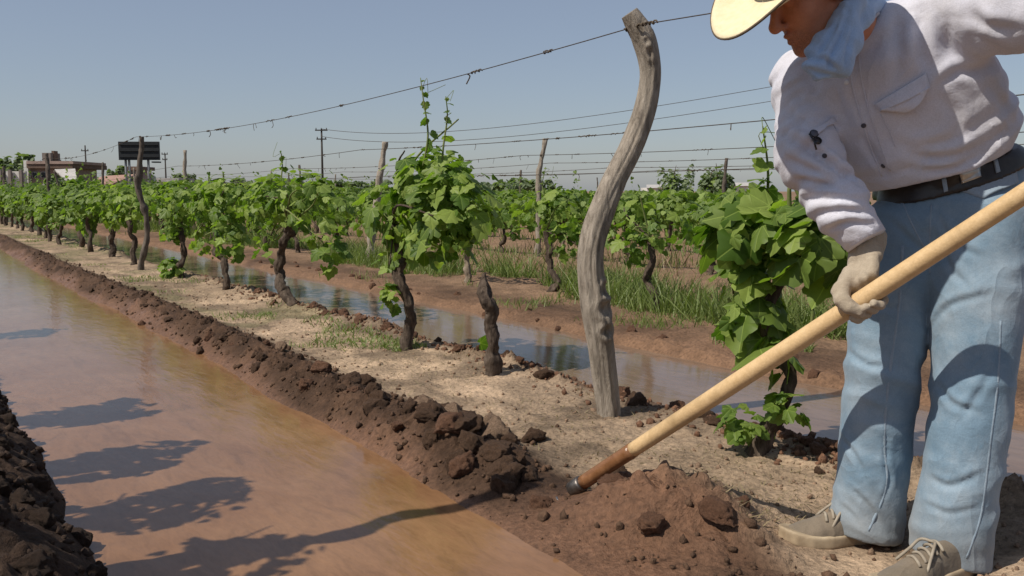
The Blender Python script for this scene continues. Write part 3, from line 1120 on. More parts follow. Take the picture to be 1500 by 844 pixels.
# ---- vines further off: one of each build, then copied with their parts
PROTO = []
for k in range(7):
    rg = np.random.default_rng(500 + k)
    root = thing('grapevine', 'grapevine', 'grapevine', (0, 0, -50))
    v, f = trunk_tube([(0, 0, -0.03), (rg.normal() * .05, 0, 0.15), (rg.normal() * .06, rg.normal() * .03, 0.32), (rg.normal() * .08, 0, 0.52), (rg.normal() * .1, 0, 0.62)], [0.05, 0.04, 0.038, 0.034, 0.025], 26, 8, 0.2, k)
    obj('trunk', v, f, M['bark'], root, keep_world=False)
    bl = [((rg.uniform(-.15, .15), 0, 0.76), (0.68, 0.26, 0.21), 4), ((rg.uniform(-.45, .45), rg.normal() * .05, 0.56), (0.22, 0.18, 0.18), 1.4), ((rg.uniform(-.4, .4), 0, 0.88), (0.28, 0.2, 0.14), 1.2)]
    bl += [((rg.uniform(-.6, .6), 0, 0.42), (0.13, 0.12, 0.16), 0.7)]
    pos, out = cloud(rg, bl, 300)
    for q in range(4):     # short shoots with small leaves
        b0 = np.array([rg.uniform(-.5, .5), rg.normal() * .08, 0.9])
        hs = rg.uniform(0.12, 0.36)
        m = 7
        pos = np.vstack([pos, b0 + np.column_stack([rg.normal(size=m) * .02, rg.normal(size=m) * .02, np.linspace(0, hs, m)])])
        out = np.vstack([out, rg.normal(size=(m, 3))])
    sz = 0.105 * rg.uniform(0.5, 1.2, len(pos))
    sz[300:] *= 0.5
    fo = link('foliage', leaves_joined('foliage', pos, leaf_frames(pos, out, rg, sz), rg, M['leaf_far']), root)
    fo.matrix_parent_inverse = Matrix()
    fo['kind'] = 'stuff'
    PROTO.append(root)
used = set()


def put_vine(t, s, label, group, rg):
    k = int(rg.integers(len(PROTO)))
    o = PROTO[k] if k not in used else copy_tree(PROTO[k])
    used.add(k)
    o.location = [float(c) for c in gpt(t + rg.normal() * 0.05, s, -0.01)]
    o.rotation_euler = (0, 0, ROWANG + math.pi / 2 + (math.pi if rg.random() < 0.5 else 0) + rg.normal() * 0.08)
    sc = rg.uniform(0.88, 1.12) * (0.86 if t > 5 else 1.0)
    o.scale = (sc * rg.uniform(0.9, 1.15), sc, sc)
    tag(o, label, 'grapevine', group)
    return o


rv = np.random.default_rng(77)
s = 14.7
while s < 33:
    put_vine(R1, s, 'leafy grapevine far down the first row, beyond the second crooked post', 'far vines of the first row', rv)
    s += rv.uniform(1.1, 1.4)
s = 13.6
while s < 60:
    put_vine(R2, s, 'leafy grapevine in the far stretch of the second row', 'far vines of the second row', rv)
    s += rv.uniform(1.15, 1.45)
s = 5.2
while s < 70:
    put_vine(6.95, s, 'leafy grapevine in the third row, two rows behind the furrow', 'vines of the third row', rv)
    s += rv.uniform(1.15, 1.5)
s = 7.0
while s < 60:
    put_vine(9.2, s, 'leafy grapevine in the fourth row, behind three nearer rows', 'vines of the fourth row', rv)
    s += rv.uniform(1.2, 1.6)
# rows that run together into one green mass
rg = np.random.default_rng(88)
bp, bo, bs = [], [], []
for r in range(16):
    t0 = 11.5 + 2.3 * r
    a0, a1 = t0 * 0.85, 100 + 4 * r
    n = int((a1 - a0) * max(14, 46 - 3 * r))
    ss = rg.uniform(a0, a1, n)
    h = 0.56 + 0.12 * np.sin(ss * 4.9 + r) * rg.random(n)
    p = np.stack([t0 + rg.normal(size=n) * 0.17, ss, np.clip(h + rg.normal(size=n) * 0.14, 0.15, 0.92)], 1)
    bp.append(np.stack([p[:, 0] * CA - p[:, 1] * SA, p[:, 0] * SA + p[:, 1] * CA, p[:, 2] + 0.03], 1))
    d = rg.normal(size=(n, 3))
    bo.append(d / np.linalg.norm(d, axis=1, keepdims=True))
    bs.append(rg.uniform(0.13, 0.24, n) * (1 + 0.05 * r))
bp, bo, bs = np.concatenate(bp), np.concatenate(bo), np.concatenate(bs)
tag(link('distant_vine_rows', leaves_joined('distant_vine_rows', bp, leaf_frames(bp, bo, rg, bs), rg, M['leaf_far'])), 'distant vine rows merging into one green band', 'vines', kind='stuff')
# the left row, out of the picture, whose shade lies across the canal
for s, nl, sd in ((2.34, 46, 60), (2.88, 70, 61), (3.45, 60, 62), (4.25, 80, 63), (6.9, 80, 64)):
    near_vine('grapevine on the left canal bank that shades the water', -0.34, s, [(0, 0, 0), (0.03, 0, 0.2), (-0.03, 0, 0.45), (0, 0, 0.7)], [0.045, 0.038, 0.034, 0.026],
              [((0, 0.02, 0.98), (0.17, 0.17, 0.22), 4), ((0.1, 0.0, 1.2), (0.1, 0.1, 0.12), 1)], nl, 0.125, sd, group='vines on the left canal bank')


# ---- trellis posts
def post(label, foot, pts, rads, mat='post_dark', seed=0, n=50, sides=14, wob=0.10, group=None):
    root = thing('trellis_post', label, 'post', foot, 0, group)
    v, f = trunk_tube(pts, rads, n, sides, wob, seed, 0.012)
    obj('stake', v, f, M[mat], root)
    return root


PB = gpt(2.35, 2.80)
PY = PB[1]
cl = [(896, 640, 46), (894, 618, 45), (887, 560, 46), (880, 500, 50), (873, 455, 54), (866, 405, 50), (866, 365, 49), (876, 325, 50), (897, 272, 46), (924, 218, 44), (944, 165, 41), (953, 118, 38), (951, 85, 40), (943, 55, 43), (930, 32, 38), (922, 19, 32)]
pts = np.array([at(x, y, PY + 0.03 * math.sin(y * 0.012)) for x, y, w in cl])
Q = resample([list(p) + [w / 2 / FPX * PY * 0.80] for p, (x, y, w) in zip(pts, cl)], 260)
v, f = tube(Q[:, :3], Q[:, 3], 64, True, 0.05, 7, (3.5, 1.4))
c = np.repeat(Q[:, :3], 64, 0)
d = v - c
rad_ = np.linalg.norm(d, axis=1, keepdims=True)
dirn = d / rad_
q = np.column_stack([dirn[:, 0] * 3.2, dirn[:, 1] * 3.2, c[:, 2] * 1.6 + dirn[:, 0]])
grain = fbm(np.column_stack([dirn[:, 0] * 9, dirn[:, 1] * 9, c[:, 2] * 2.2]), 3, 71)
k = 1 + 0.10 * fbm(q, 3, 72) - 0.10 * np.maximum(0, 1 - 6 * np.abs(fbm(q * 0.9 + 8, 2, 73))) + 0.03 * grain
# scar and knots: a hollow at mid height on the right, torn wood near the top
for (kx, ky, rr, dep) in ((888, 425, 0.026, 0.55), (884, 452, 0.030, 0.50), (887, 485, 0.022, 0.35), (955, 78, 0.024, 0.6), (949, 60, 0.018, 0.5), (940, 205, 0.014, 0.3)):
    kp = at(kx, ky, PY - 0.05)
    e = np.linalg.norm(v - kp, axis=1)
    k -= dep * np.exp(-(e / rr) ** 2) * (1 + 0.4 * grain)
    k += 0.16 * np.exp(-((e - rr * 1.5) / (rr * 0.5)) ** 2)
pr = thing('trellis_post', 'tall twisted grey wooden post standing nearest the man', 'post', PB)
obj('stake', c + d * k[:, None], f, M['post'], pr)

b = gpt(2.30, 11.07)
Y_ = b[1]
post('slim crooked post rising in front of the dark billboard', b, [at(x, y, Y_) for x, y in ((208, 412), (207, 385), (215, 350), (214, 320), (208, 295), (202, 270), (205, 245), (207, 222), (207, 200))], [0.04, 0.04, 0.04, 0.045, 0.046, 0.046, 0.042, 0.034, 0.036], 'post_dark', 2, 60, 16)
b = gpt(2.40, 19.4)
post('dark slanting post near the pale house at far left', b, [b + (0, 0, -0.05), b + rw(0.0, 0.03, 0.5), b + rw(0.02, -0.02, 1.1), b + rw(0.02, 0.05, 1.62)], [0.055, 0.05, 0.05, 0.045], 'post_dark', 3)
b = gpt(2.40, 27.6)
post('farthest post of the first row at the left edge', b, [b, b + (0, 0, 0.8), b + (0, 0, 1.55)], [0.05, 0.05, 0.05], 'post_dark', 4)
b = gpt(R2 + 0.03, 10.2)
post('leaning pale-footed post in the second row, left of the tall vine', b, [at(540, 398, b[1]), at(545, 345, b[1]), at(552, 300, b[1]), at(558, 250, b[1]), at(564, 208, b[1])], [0.065, 0.06, 0.055, 0.05, 0.045], 'post', 5)
rp = np.random.default_rng(9)
for t0, offs in ((R2, (18.1, 26.8, 35, 43)), (6.95, (9.8, 34, 42)), (9.2, (24.0, 33)), (11.5, (33, 39)), (13.8, (13.0, 37.5)), (16.1, (23.6, 38)), (23.0, (40,)), (32.2, (39.6,))):
    for s in offs:
        b = gpt(t0, s)
        hh = rp.uniform(1.48, 1.66)
        lean = rp.normal(size=2) * 0.07
        nth = {R2: 'second', 6.95: 'third', 9.2: 'fourth', 11.5: 'fifth'}.get(t0)
        lb = 'slim dark post standing in the %s vine row' % nth if nth else 'thin post standing among the distant vine rows'
        own = {(6.95, 9.8): 'slim pale post with a crooked neck right of the tall vine', (13.8, 13.0): 'weathered slanting post just left of the two small trees', (16.1, 23.6): 'short thin post between the tall vine and the twisted post',
               (R2, 18.1): 'dark post above the vines just right of the billboard', (R2, 26.8): 'dark post between the house and the billboard'}
        lb = own.get((t0, s), lb)
        post(lb, b, [b + (0, 0, -0.05), b + (lean[0] * 0.3, lean[1] * 0.3, hh * 0.33), b + (lean[0] * 0.2, lean[1], hh * 0.66), b + (lean[0], lean[1], hh)], [0.05, 0.046, 0.045, 0.04], 'post_dark' if rp.random() < 0.7 else 'post', int(rp.integers(99)), 24, 8, 0.1, 'posts of the %s row' % nth if nth else 'posts of the distant rows')


b = gpt(-0.06, 2.40)
post('crooked post on the left bank that throws its shadow across the canal', b, [b + (0, 0, -0.05), b + rw(0.0, 0.03, 0.5), b + rw(0.03, -0.03, 1.0), b + rw(-0.02, 0.03, 1.4), b + rw(0.02, -0.02, 1.85)], [0.055, 0.05, 0.05, 0.045, 0.04], 'post', 14)


# ---- trellis wires with scraps of dead tendril
def wire(label, nodes, r, sag, seed, scraps):
    root = thing('trellis_wire', label, 'wire', nodes[0], 0, 'trellis wires')
    P = []
    for a, b in zip(nodes[:-1], nodes[1:]):
        a, b = np.asarray(a), np.asarray(b)
        for k in np.linspace(0, 1, 24, endpoint=False):
            q = a * (1 - k) + b * k
            q[2] -= sag * 4 * k * (1 - k)
            P.append(q)
    P.append(np.asarray(nodes[-1]))
    P = np.array(P)
    v, f = tube(P, r, 6)
    obj('strand', v, f, M['wire'], root)
    rg = np.random.default_rng(seed)
    mb = MB()
    L = np.concatenate([[0], np.cumsum(np.linalg.norm(np.diff(P, axis=0), axis=1))])
    for _ in range(scraps):
        u = rg.random() * min(L[-1], 26)
        k = int(np.clip(np.searchsorted(L, u) - 1, 0, len(P) - 2))
        w = (u - L[k]) / (L[k + 1] - L[k])
        a = P[k] * (1 - w) + P[k + 1] * w
        dr = unit(P[k + 1] - P[k])
        ln = rg.uniform(0.04, 0.16)
        if rg.random() < 0.72:      # coil round the wire
            m = 26
            th = np.linspace(0, rg.uniform(10, 26), m)
            q = a + np.outer(np.linspace(0, ln, m), dr) + 0.0055 * np.column_stack([np.cos(th), np.sin(th) * 0.5, np.sin(th)]) + rg.normal(size=(m, 3)) * 0.0016
        else:                       # a hanging end
            q = resample([a, a + rg.normal(size=3) * 0.012 - (0, 0, 0.02), a + rg.normal(size=3) * 0.02 - (0, 0, rg.uniform(0.03, 0.06))], 9)
        mb.tube(q, rg.uniform(0.0018, 0.0036), 5)
    o = mb.build('tendril_scraps', M['tendril'], root)
    o['kind'] = 'stuff'
    return root


def unit(v):
    v = np.asarray(v, float)
    return v / np.linalg.norm(v)


wn_ = [rw(2.5, -5.5, 1.66), at(941, 36, PY - 0.055), rw(2.30, 11.07, 1.56) , rw(2.4, 19.4, 1.58), rw(2.4, 27.6, 1.55), rw(2.4, 36, 1.55)]
wire('top wire of the first row, strung over the twisted post', wn_, 0.0022, 0.10, 1, 90)
for t0, s0, zs, lb in ((R2, 1.6, (1.44,), 'second'), (6.95, 1.5, (1.42,), 'third'), (9.2, 4.0, (1.42,), 'fourth'), (11.5, 5.0, (1.40,), 'fifth'), (13.8, 6.0, (1.40,), 'sixth')):
    for z in zs:
        wire('top wire of the %s vine row' % lb, [rw(t0, s0 - 8.3, z), rw(t0, s0, z)] + [rw(t0, s0 + 8.6 * (k + 1), z) for k in range(7)], 0.0026 + 0.0002 * t0, 0.05, int(t0 * 10), 60)
wire('lower wire of the second vine row', [rw(R2, -6, 1.12), rw(R2, 1.6, 1.12)] + [rw(R2, 1.6 + 8.6 * (k + 1), 1.12) for k in range(6)], 0.0028, 0.03, 5, 30)


# ------------------------------------------------------------------ grass and weeds
def blades(name, ts, hgt, wid, mat, label, seed, lean=0.5):
    rg = np.random.default_rng(seed)
    n = len(ts)
    z = ground_z(ts[:, 0], ts[:, 1])
    b = np.stack([ts[:, 0] * CA - ts[:, 1] * SA, ts[:, 0] * SA + ts[:, 1] * CA, z - 0.005], 1)
    a = rg.uniform(0, 6.283, n)
    sx = np.stack([np.cos(a), np.sin(a), 0 * a], 1)
    ln = rg.normal(size=(n, 2)) * lean
    top = b + np.stack([ln[:, 0] * hgt, ln[:, 1] * hgt, hgt], 1)
    mid = b * 0.5 + top * 0.5 + np.stack([0 * a, 0 * a, 0.1 * hgt], 1)
    V = np.stack([b - sx * wid[:, None], b + sx * wid[:, None], mid - sx * wid[:, None] * 0.8, mid + sx * wid[:, None] * 0.8, top], 1).reshape(-1, 3)
    o = np.arange(n)[:, None] * 5
    F = np.concatenate([o + np.array([[0, 1, 3]]), o + np.array([[0, 3, 2]]), o + np.array([[2, 3, 4]])])
    return tag(obj(name, V, F, mat), label, 'grass', kind='stuff')


def scatter(n, t0, t1, s0, s1, seed, thr=0.0, freq=1.2, bias=1.6):
    rg = np.random.default_rng(seed)
    s = s0 + (s1 - s0) * rg.random(n) ** bias
    t = rg.uniform(t0, t1, n)
    m = fbm(np.stack([t * freq, s * freq * 0.7, 0 * t], 1), 3, seed) > thr
    return np.stack([t[m], s[m]], 1), rg


ts, rg = scatter(52000, 4.35, 5.7, 3.0, 34, 15, -0.05, 1.3)
edge_ = (ts[:, 0] > 4.45 + 0.15 * fbm(np.stack([ts[:, 1] * 1.3, 0 * ts[:, 1], 0 * ts[:, 1]], 1), 2, 4))
ts = ts[edge_]
blades('row_grass', ts, 0.05 + 0.27 * rg.random(len(ts)) ** 1.8, rg.uniform(0.002, 0.0055, len(ts)), M['grass'], 'green grass along the foot of the second row', 1, 0.55)
ts, rg = scatter(20000, 5.0, 22, 5, 45, 16, -0.1, 0.6)
blades('field_grass', ts, rg.uniform(0.05, 0.16, len(ts)), rg.uniform(0.005, 0.012, len(ts)), M['grass'], 'patchy grass between the rows further back', 2, 0.4)
ts, rg = scatter(11000, 4.7, 14, 3.5, 30, 17, 0.0, 0.8)
blades('dry_stems', ts, rg.uniform(0.10, 0.32, len(ts)), rg.uniform(0.003, 0.006, len(ts)), M['straw'], 'dry straw-coloured weeds behind the second row', 3, 0.45)
ts, rg = scatter(9000, 1.85, 2.5, 4.6, 22, 18, 0.22, 2.0)
blades('strip_grass', ts, rg.uniform(0.012, 0.05, len(ts)), rg.uniform(0.002, 0.004, len(ts)), M['grass'], 'short sparse grass on the dry strip', 4, 0.7)
ts, rg = scatter(5200, 1.8, 2.6, 1.6, 12, 19, 0.0, 2.4)
blades('strip_straw', ts, rg.uniform(0.006, 0.022, len(ts)), rg.uniform(0.0012, 0.0026, len(ts)), M['straw'], 'thin straw litter on the dry strip', 5, 1.6)
ts, rg = scatter(2600, 3.85, 4.4, 3.2, 9, 20, 0.25, 2.2)
blades('bank_grass', ts, rg.uniform(0.03, 0.09, len(ts)), rg.uniform(0.002, 0.004, len(ts)), M['grass'], 'small grass tufts on the red bank', 6, 0.5)
# ------------------------------------------------------------------ far buildings, billboard, poles, trees
def plain(name, c, rough=0.85, scale=2.0, var=0.18):
    return mottled(name, tuple(k * (1 - var) for k in c), tuple(min(1, k * (1 + var)) for k in c), scale, rough, 0.15, 0.02)


M['wall_white'] = plain('whitewashed_wall', (0.62, 0.60, 0.56))
M['wall_pink'] = plain('dusty_plaster', (0.33, 0.24, 0.20))
M['wall_grey'] = plain('grey_block_wall', (0.20, 0.17, 0.15))
M['roof_brown'] = plain('brown_roof', (0.15, 0.10, 0.075))
M['roof_tile'] = plain('faded_tile', (0.36, 0.22, 0.17))
M['roof_pale'] = plain('pale_sheet_roof', (0.42, 0.40, 0.38))
M['glass_dark'] = mottled('dark_pane', (0.02, 0.025, 0.03), (0.04, 0.045, 0.05), 3, 0.15, 0, spec=0.6)
M['board_black'] = mottled('black_billboard_back', (0.012, 0.014, 0.016), (0.022, 0.025, 0.028), 3, 0.6, 0.1)
M['steel_grey'] = plain('galvanised_steel', (0.30, 0.31, 0.32), 0.5)
M['pole'] = plain('tarred_pole', (0.05, 0.042, 0.036))


def px_box(mb, x0, x1, y0, y1, Y, depth):
    """a box whose front stands at distance Y and shows between those picture lines"""
    a, b = at(x0, y1, Y), at(x1, y0, Y)
    return mb.box(((a[0] + b[0]) / 2, Y + depth / 2, (a[2] + b[2]) / 2), (abs(b[0] - a[0]), depth, abs(b[2] - a[2])))


def piece(name, mat, parent, *boxes):
    mb = MB()
    for b_ in boxes:
        px_box(mb, *b_)
    return mb.build(name, M[mat], parent, smooth=False)


def ground_at(px, Y):
    p = at(px, 285, Y)
    return np.array([p[0], Y, 0.0])


def windows(parent, rects, Y):
    for x0, x1, y0, y1 in rects:
        fr = piece('window', 'wall_white', parent, (x0, x1, y0, y1, Y - 0.12, 0.1))
        piece('pane', 'glass_dark', fr, (x0 + 0.6, x1 - 0.6, y0 + 0.6, y1 - 0.6, Y - 0.16, 0.05))


# house at the far left
Y = 95.0
h = thing('house', 'low house with brown flat roof at the far left', 'house', ground_at(75, Y))
piece('wall', 'wall_pink', h, (40, 103, 246, 292, Y, 6.0))
piece('roof', 'roof_brown', h, (39, 106, 240, 246.5, Y - 0.8, 8.0))
piece('parapet', 'wall_pink', h, (38.5, 107, 236, 240.2, Y - 0.9, 7.6))
piece('corner_pillar', 'wall_white', h, (37.2, 40.2, 235, 292, Y - 0.6, 0.5))
piece('chimney', 'roof_brown', h, (76, 79, 221, 237, Y + 1.5, 0.8))
piece('roof_box', 'wall_grey', h, (62, 74, 224, 237, Y + 1.0, 2.0))
windows(h, [(47, 54, 252, 261), (60, 67, 252, 261)], Y)
mb = MB()
a0, a1, a2, a3 = at(80, 248, Y - 1.2), at(110, 247, Y - 1.2), at(113, 262, Y - 3.5), at(96, 263, Y - 3.5)
mb.add([a0, a1, a2, a3, a0 - (0, 0, .15), a1 - (0, 0, .15), a2 - (0, 0, .15), a3 - (0, 0, .15)], [(0, 1, 2, 3), (7, 6, 5, 4), (0, 4, 5, 1), (1, 5, 6, 2), (2, 6, 7, 3), (3, 7, 4, 0)])
mb.build('awning', M['roof_pale'], h, smooth=False)
wl = thing('boundary_wall', 'long whitewashed wall at the left edge', 'wall', ground_at(15, 92))
piece('wall_panel', 'wall_white', wl, (-60, 37, 251, 292, 92.0, 0.3))
for x in (-20, 0, 14.5, 30.5):
    piece('pillar', 'wall_grey', wl, (x - 0.8, x + 0.8, 249, 292, 91.6, 0.3))

# sheds under the billboard
Y = 120.0
h = thing('shed', 'low shed with sloping pinkish tiled roof under the billboard', 'shed', ground_at(160, Y))
piece('wall', 'wall_grey', h, (132, 198, 266, 292, Y, 6.0))
mb = MB()
a0, a1, a2, a3 = at(128, 269, Y - 1), at(165, 269, Y - 1), at(200, 255, Y + 5), at(150, 258, Y + 5)
mb.add([a0, a1, a2, a3, a0 - (0, 0, .2), a1 - (0, 0, .2), a2 - (0, 0, .2), a3 - (0, 0, .2)], [(0, 1, 2, 3), (7, 6, 5, 4), (0, 4, 5, 1), (1, 5, 6, 2), (2, 6, 7, 3), (3, 7, 4, 0)])
mb.build('roof', M['roof_tile'], h, smooth=False)
h = thing('shed', 'small brown house with dark doorway beside the billboard legs', 'shed', ground_at(192, 126))
piece('wall', 'wall_pink', h, (186, 205, 249, 292, 126.0, 4.0))
piece('roof', 'roof_brown', h, (184, 206, 244, 249.2, 125.5, 5.0))
piece('door', 'glass_dark', h, (189, 193, 253, 266, 125.8, 0.15))
h = thing('shed', 'long shed with pale grey sheet roof right of the billboard', 'shed', ground_at(240, 135))
piece('wall', 'wall_white', h, (208, 246, 266, 292, 135.0, 5.0))
piece('roof', 'roof_pale', h, (206, 262, 261, 266.2, 134.5, 6.5))
h = thing('water_tank', 'small white water tank beside the billboard', 'tank', ground_at(225, 130))
b = at(225, 268, 130.0)
mb = MB()
mb.tube([b - (0, 0, .3), b + (0, 0, .05), b + (0, 0, 0.85), b + (0, 0, 1.0)], [0.32, 0.34, 0.34, 0.22], 16)
mb.build('tank_body', M['wall_white'], h)
mb = MB()
for dx in (-.2, .2):
    mb.tube([np.array([b[0] + dx, b[1], 0]), np.array([b[0] + dx, b[1], b[2]])], 0.05, 6)
mb.build('stand', M['steel_grey'], h)
# billboard
Y = 100.0
h = thing('billboard', 'dark rectangular billboard seen from behind at far left', 'billboard', ground_at(203, Y))
piece('panel', 'board_black', h, (174, 232, 207.5, 234.5, Y, 0.35))
for x in (186, 191, 219):
    c_ = at(x, 285, Y + 0.5)
    mb = MB()
    mb.tube([np.array([c_[0], Y + 0.55, 0]), np.array([c_[0], Y + 0.55, at(x, 210, Y)[2]])], 0.14, 8)
    mb.build('leg', M['steel_grey'], h)
for y in (212, 221, 230):
    piece('rail', 'board_black', h, (174.5, 231.5, y - .5, y + .5, Y - 0.12, 0.1))
piece('catwalk', 'board_black', h, (222, 232, 236.5, 238.5, Y - 0.6, 0.8))


# utility poles
def pole(px, top, Y, arms, label, hx_=5):
    g = ground_at(px, Y)
    z = at(px, top, Y)[2]
    r = thing('utility_pole', label, 'pole', g, 0, 'utility poles')
    MB().tube([g, g + (0, 0, z)], [0.16, 0.10], 8).build('mast', M['pole'], r)
    for k, (dy, w) in enumerate(arms):
        zz = at(px, top + dy, Y)[2]
        MB().box((g[0], Y - 0.14, zz), (w, 0.12, 0.14)).build('crossarm', M['pole'], r, smooth=False)
        for u in (-0.42, 0, 0.42):
            MB().tube([(g[0] + u * w, Y - 0.14, zz + 0.05), (g[0] + u * w, Y - 0.14, zz + 0.28)], [0.06, 0.05], 6).build('insulator', M['pole'], r)
    return np.array([g[0], Y, z])


p1 = pole(473, 189, 112, [(2, 1.5), (15, 1.2)], 'utility pole with two crossarms above the vines, centre left')
p2 = pole(128, 213, 140, [(8, 1.1)], 'thin utility pole between the pale house and the billboard')
p3 = pole(244, 225, 150, [(1, 1.0), (9, .8)], 'short utility pole just right of the billboard')
p4 = pole(118, 237, 160, [], 'stub pole without arms behind the pale house')
pl = thing('power_line', 'thin power line running right from the tall utility pole', 'power line', p1)
for dz, e in ((0.0, at(1180, 118, 38)), (-0.9, at(1180, 140, 38))):
    P = np.array([p1 + (0, 0, dz)] * 30) * (1 - np.linspace(0, 1, 30)[:, None]) + np.outer(np.linspace(0, 1, 30), e)
    P[:, 2] -= 1.2 * 4 * np.linspace(0, 1, 30) * (1 - np.linspace(0, 1, 30))
    v, f = tube(P, np.linspace(0.03, 0.012, 30), 5)
    obj('cable', v, f, M['wire'], pl)

# white buildings beyond the vines at right
for (x0, x1, y0, y1, Y, lb) in ((874, 902, 281, 292, 150, 'long low white building left of the small trees'), (948, 972, 272, 292, 120, 'white building hidden behind the left small tree'), (1066, 1096, 269, 292, 130, 'white gabled building right of the small trees')):
    h = thing('farm_building', lb, 'building', ground_at((x0 + x1) / 2, Y))
    piece('wall', 'wall_white', h, (x0, x1, y0 + 3, y1 + 4, Y, 6.0))
    mb = MB()
    l0, l1, r0, r1 = at(x0 - 1, y0 + 3.4, Y - .4), at(x0 - 1, y0 - 1.5, Y + 3), at(x1 + 1, y0 + 3.4, Y - .4), at(x1 + 1, y0 - 1.5, Y + 3)
    l2, r2 = at(x0 - 1, y0 + 3.4, Y + 6.4), at(x1 + 1, y0 + 3.4, Y + 6.4)
    mb.add([l0, l1, l2, r0, r1, r2], [(0, 3, 4, 1), (1, 4, 5, 2), (0, 1, 2), (3, 5, 4), (0, 2, 5, 3)])
    mb.build('roof', M['roof_pale'], h, smooth=False)
    windows(h, [(x0 + (x1 - x0) * k, x0 + (x1 - x0) * k + 3, y0 + 6, y0 + 11) for k in (0.15, 0.6)], Y)


# trees
def tree(px, base_y, top_y, half_px, Y, n, seed, label, kind=0, leaf=0.35):
    rg = np.random.default_rng(seed)
    g = ground_at(px, Y)
    H = at(px, top_y, Y)[2]
    W = half_px / FPX * Y
    r = thing('tree', label, 'tree', g)
    v, f = trunk_tube([g, g + (0, 0, H * 0.3), g + (rg.normal() * .1, 0, H * 0.6), g + (rg.normal() * .2, 0, H * 0.9)], [H * .022 + .04, H * .018 + .03, H * .012 + .02, 0.02], 20, 8, 0.15, seed)
    obj('trunk', v, f, M['bark'], r)
    bl = []
    for k in range(9 if kind == 0 else 13):
        if kind == 0:
            zz = rg.uniform(0.30, 0.86)
            bl.append((g + np.array([rg.normal() * W * 0.45, rg.normal() * W * 0.45, H * zz]), np.array([W * 0.42, W * 0.42, H * 0.13]) * rg.uniform(0.7, 1.3), 1))
        else:            # upright plumes
            xx = rg.uniform(-0.8, 0.8) * W
            zt = rg.uniform(0.55, 0.95) * H
            bl.append((g + np.array([xx, rg.normal() * W * 0.3, zt * 0.6]), np.array([W * 0.24, W * 0.24, zt * 0.42]), 1))
    for k in range(5):
        b_ = bl[k][0]
        v, f = tube(resample([g + (0, 0, H * 0.3), (g + b_) / 2 + (0, 0, H * .25), b_], 8), np.linspace(0.05, 0.015, 8), 5)
        obj('limb', v, f, M['bark'], r)
    pos, out = cloud(rg, bl, n)
    o = link('crown', leaves_joined('crown', pos, leaf_frames(pos, out, rg, leaf * rg.uniform(0.6, 1.3, n)), rg, M['tree']), r)
    o.matrix_parent_inverse = r.matrix_basis.inverted()
    o['kind'] = 'stuff'
    return r


tree(986, 300, 236, 28, 62, 700, 1, 'small pale airy tree left of its darker neighbour, beyond the vines', 1, 0.22)
tree(1050, 300, 232, 31, 56, 1000, 2, 'small dark bushy tree of upright plumes nearer the man', 1, 0.24)
tree(6, 290, 222, 18, 130, 1100, 3, 'dark tree at the left edge behind the white wall', 1, 0.6)
tree(28, 290, 220, 13, 128, 900, 4, 'slim dark tree right behind the white wall end', 1, 0.6)
tree(50, 290, 222, 10, 118, 700, 5, 'light green tree peeping over the brown roofed house', 0, 0.55)
tree(88, 290, 227, 14, 112, 900, 6, 'brownish bush top behind the house chimney', 0, 0.5)
tree(86, 292, 249, 13, 86, 900, 7, 'dark bush in front of the low house', 0, 0.4)
tree(176, 290, 236, 12, 150, 700, 8, 'dull green tree under the billboard', 0, 0.6)
tree(262, 290, 254, 16, 160, 700, 9, 'low bush right of the short utility pole', 0, 0.6)
for k in range(26):
    px = 270 + 21 * k + random.Random(k).uniform(-8, 8)
    tree(px, 290, 268 - random.Random(k + 70).uniform(0, 9), random.Random(k + 30).uniform(11, 22), 210 + random.Random(k + 9).uniform(-30, 40), 260, 40 + k, 'hazy tree in the far line along the horizon', 0, 1.0)['group'] = 'far trees along the horizon'
# ------------------------------------------------------------------ the man with the hoe
def unit(v):
    v = np.asarray(v, float)
    return v / np.linalg.norm(v)


def cloth(name, c1, c2, weave=900, rough=0.9, wear=None, bump=0.25):
    t = NT(name)
    vec = t.coords('Object')
    n = t.noise(vec, 6, 5, 0.6)
    col = t.ramp(n, [(0.3, c1), (0.7, c2)])
    if wear:
        w = t.noise(vec, 3.2, 6, 0.7, 0.4)
        col = t.mix(t.ramp(w, [(0.44, 0.0), (0.68, 0.7)]), col, wear)
    f = t.noise(vec, weave * 0.35, 2, 0.6)
    col = t.mix(0.35, col, t.ramp(f, [(0.3, 0.72), (0.7, 1.2)]), 'MULTIPLY')
    cr = t.noise(vec, 16, 4, 0.55, 0.5)
    rd = t.math('POWER', t.math('SUBTRACT', 1.0, t.math('ABSOLUTE', t.math('MULTIPLY_ADD', t.noise(t.coords('Object', (1, 1, 0.55)), 7.5, 2, 0.5, 0.7), 2.0, -1.0))), 5.0)
    h = t.math('ADD', t.math('ADD', t.math('MULTIPLY', cr, 0.8), t.math('MULTIPLY', f, 0.10)), t.math('MULTIPLY', rd, 0.5))
    t.bump(h, bump, 0.02)
    t.set(col, rough, 0.2)
    t.p.inputs['Sheen Weight'].default_value = 0.15
    return t.m


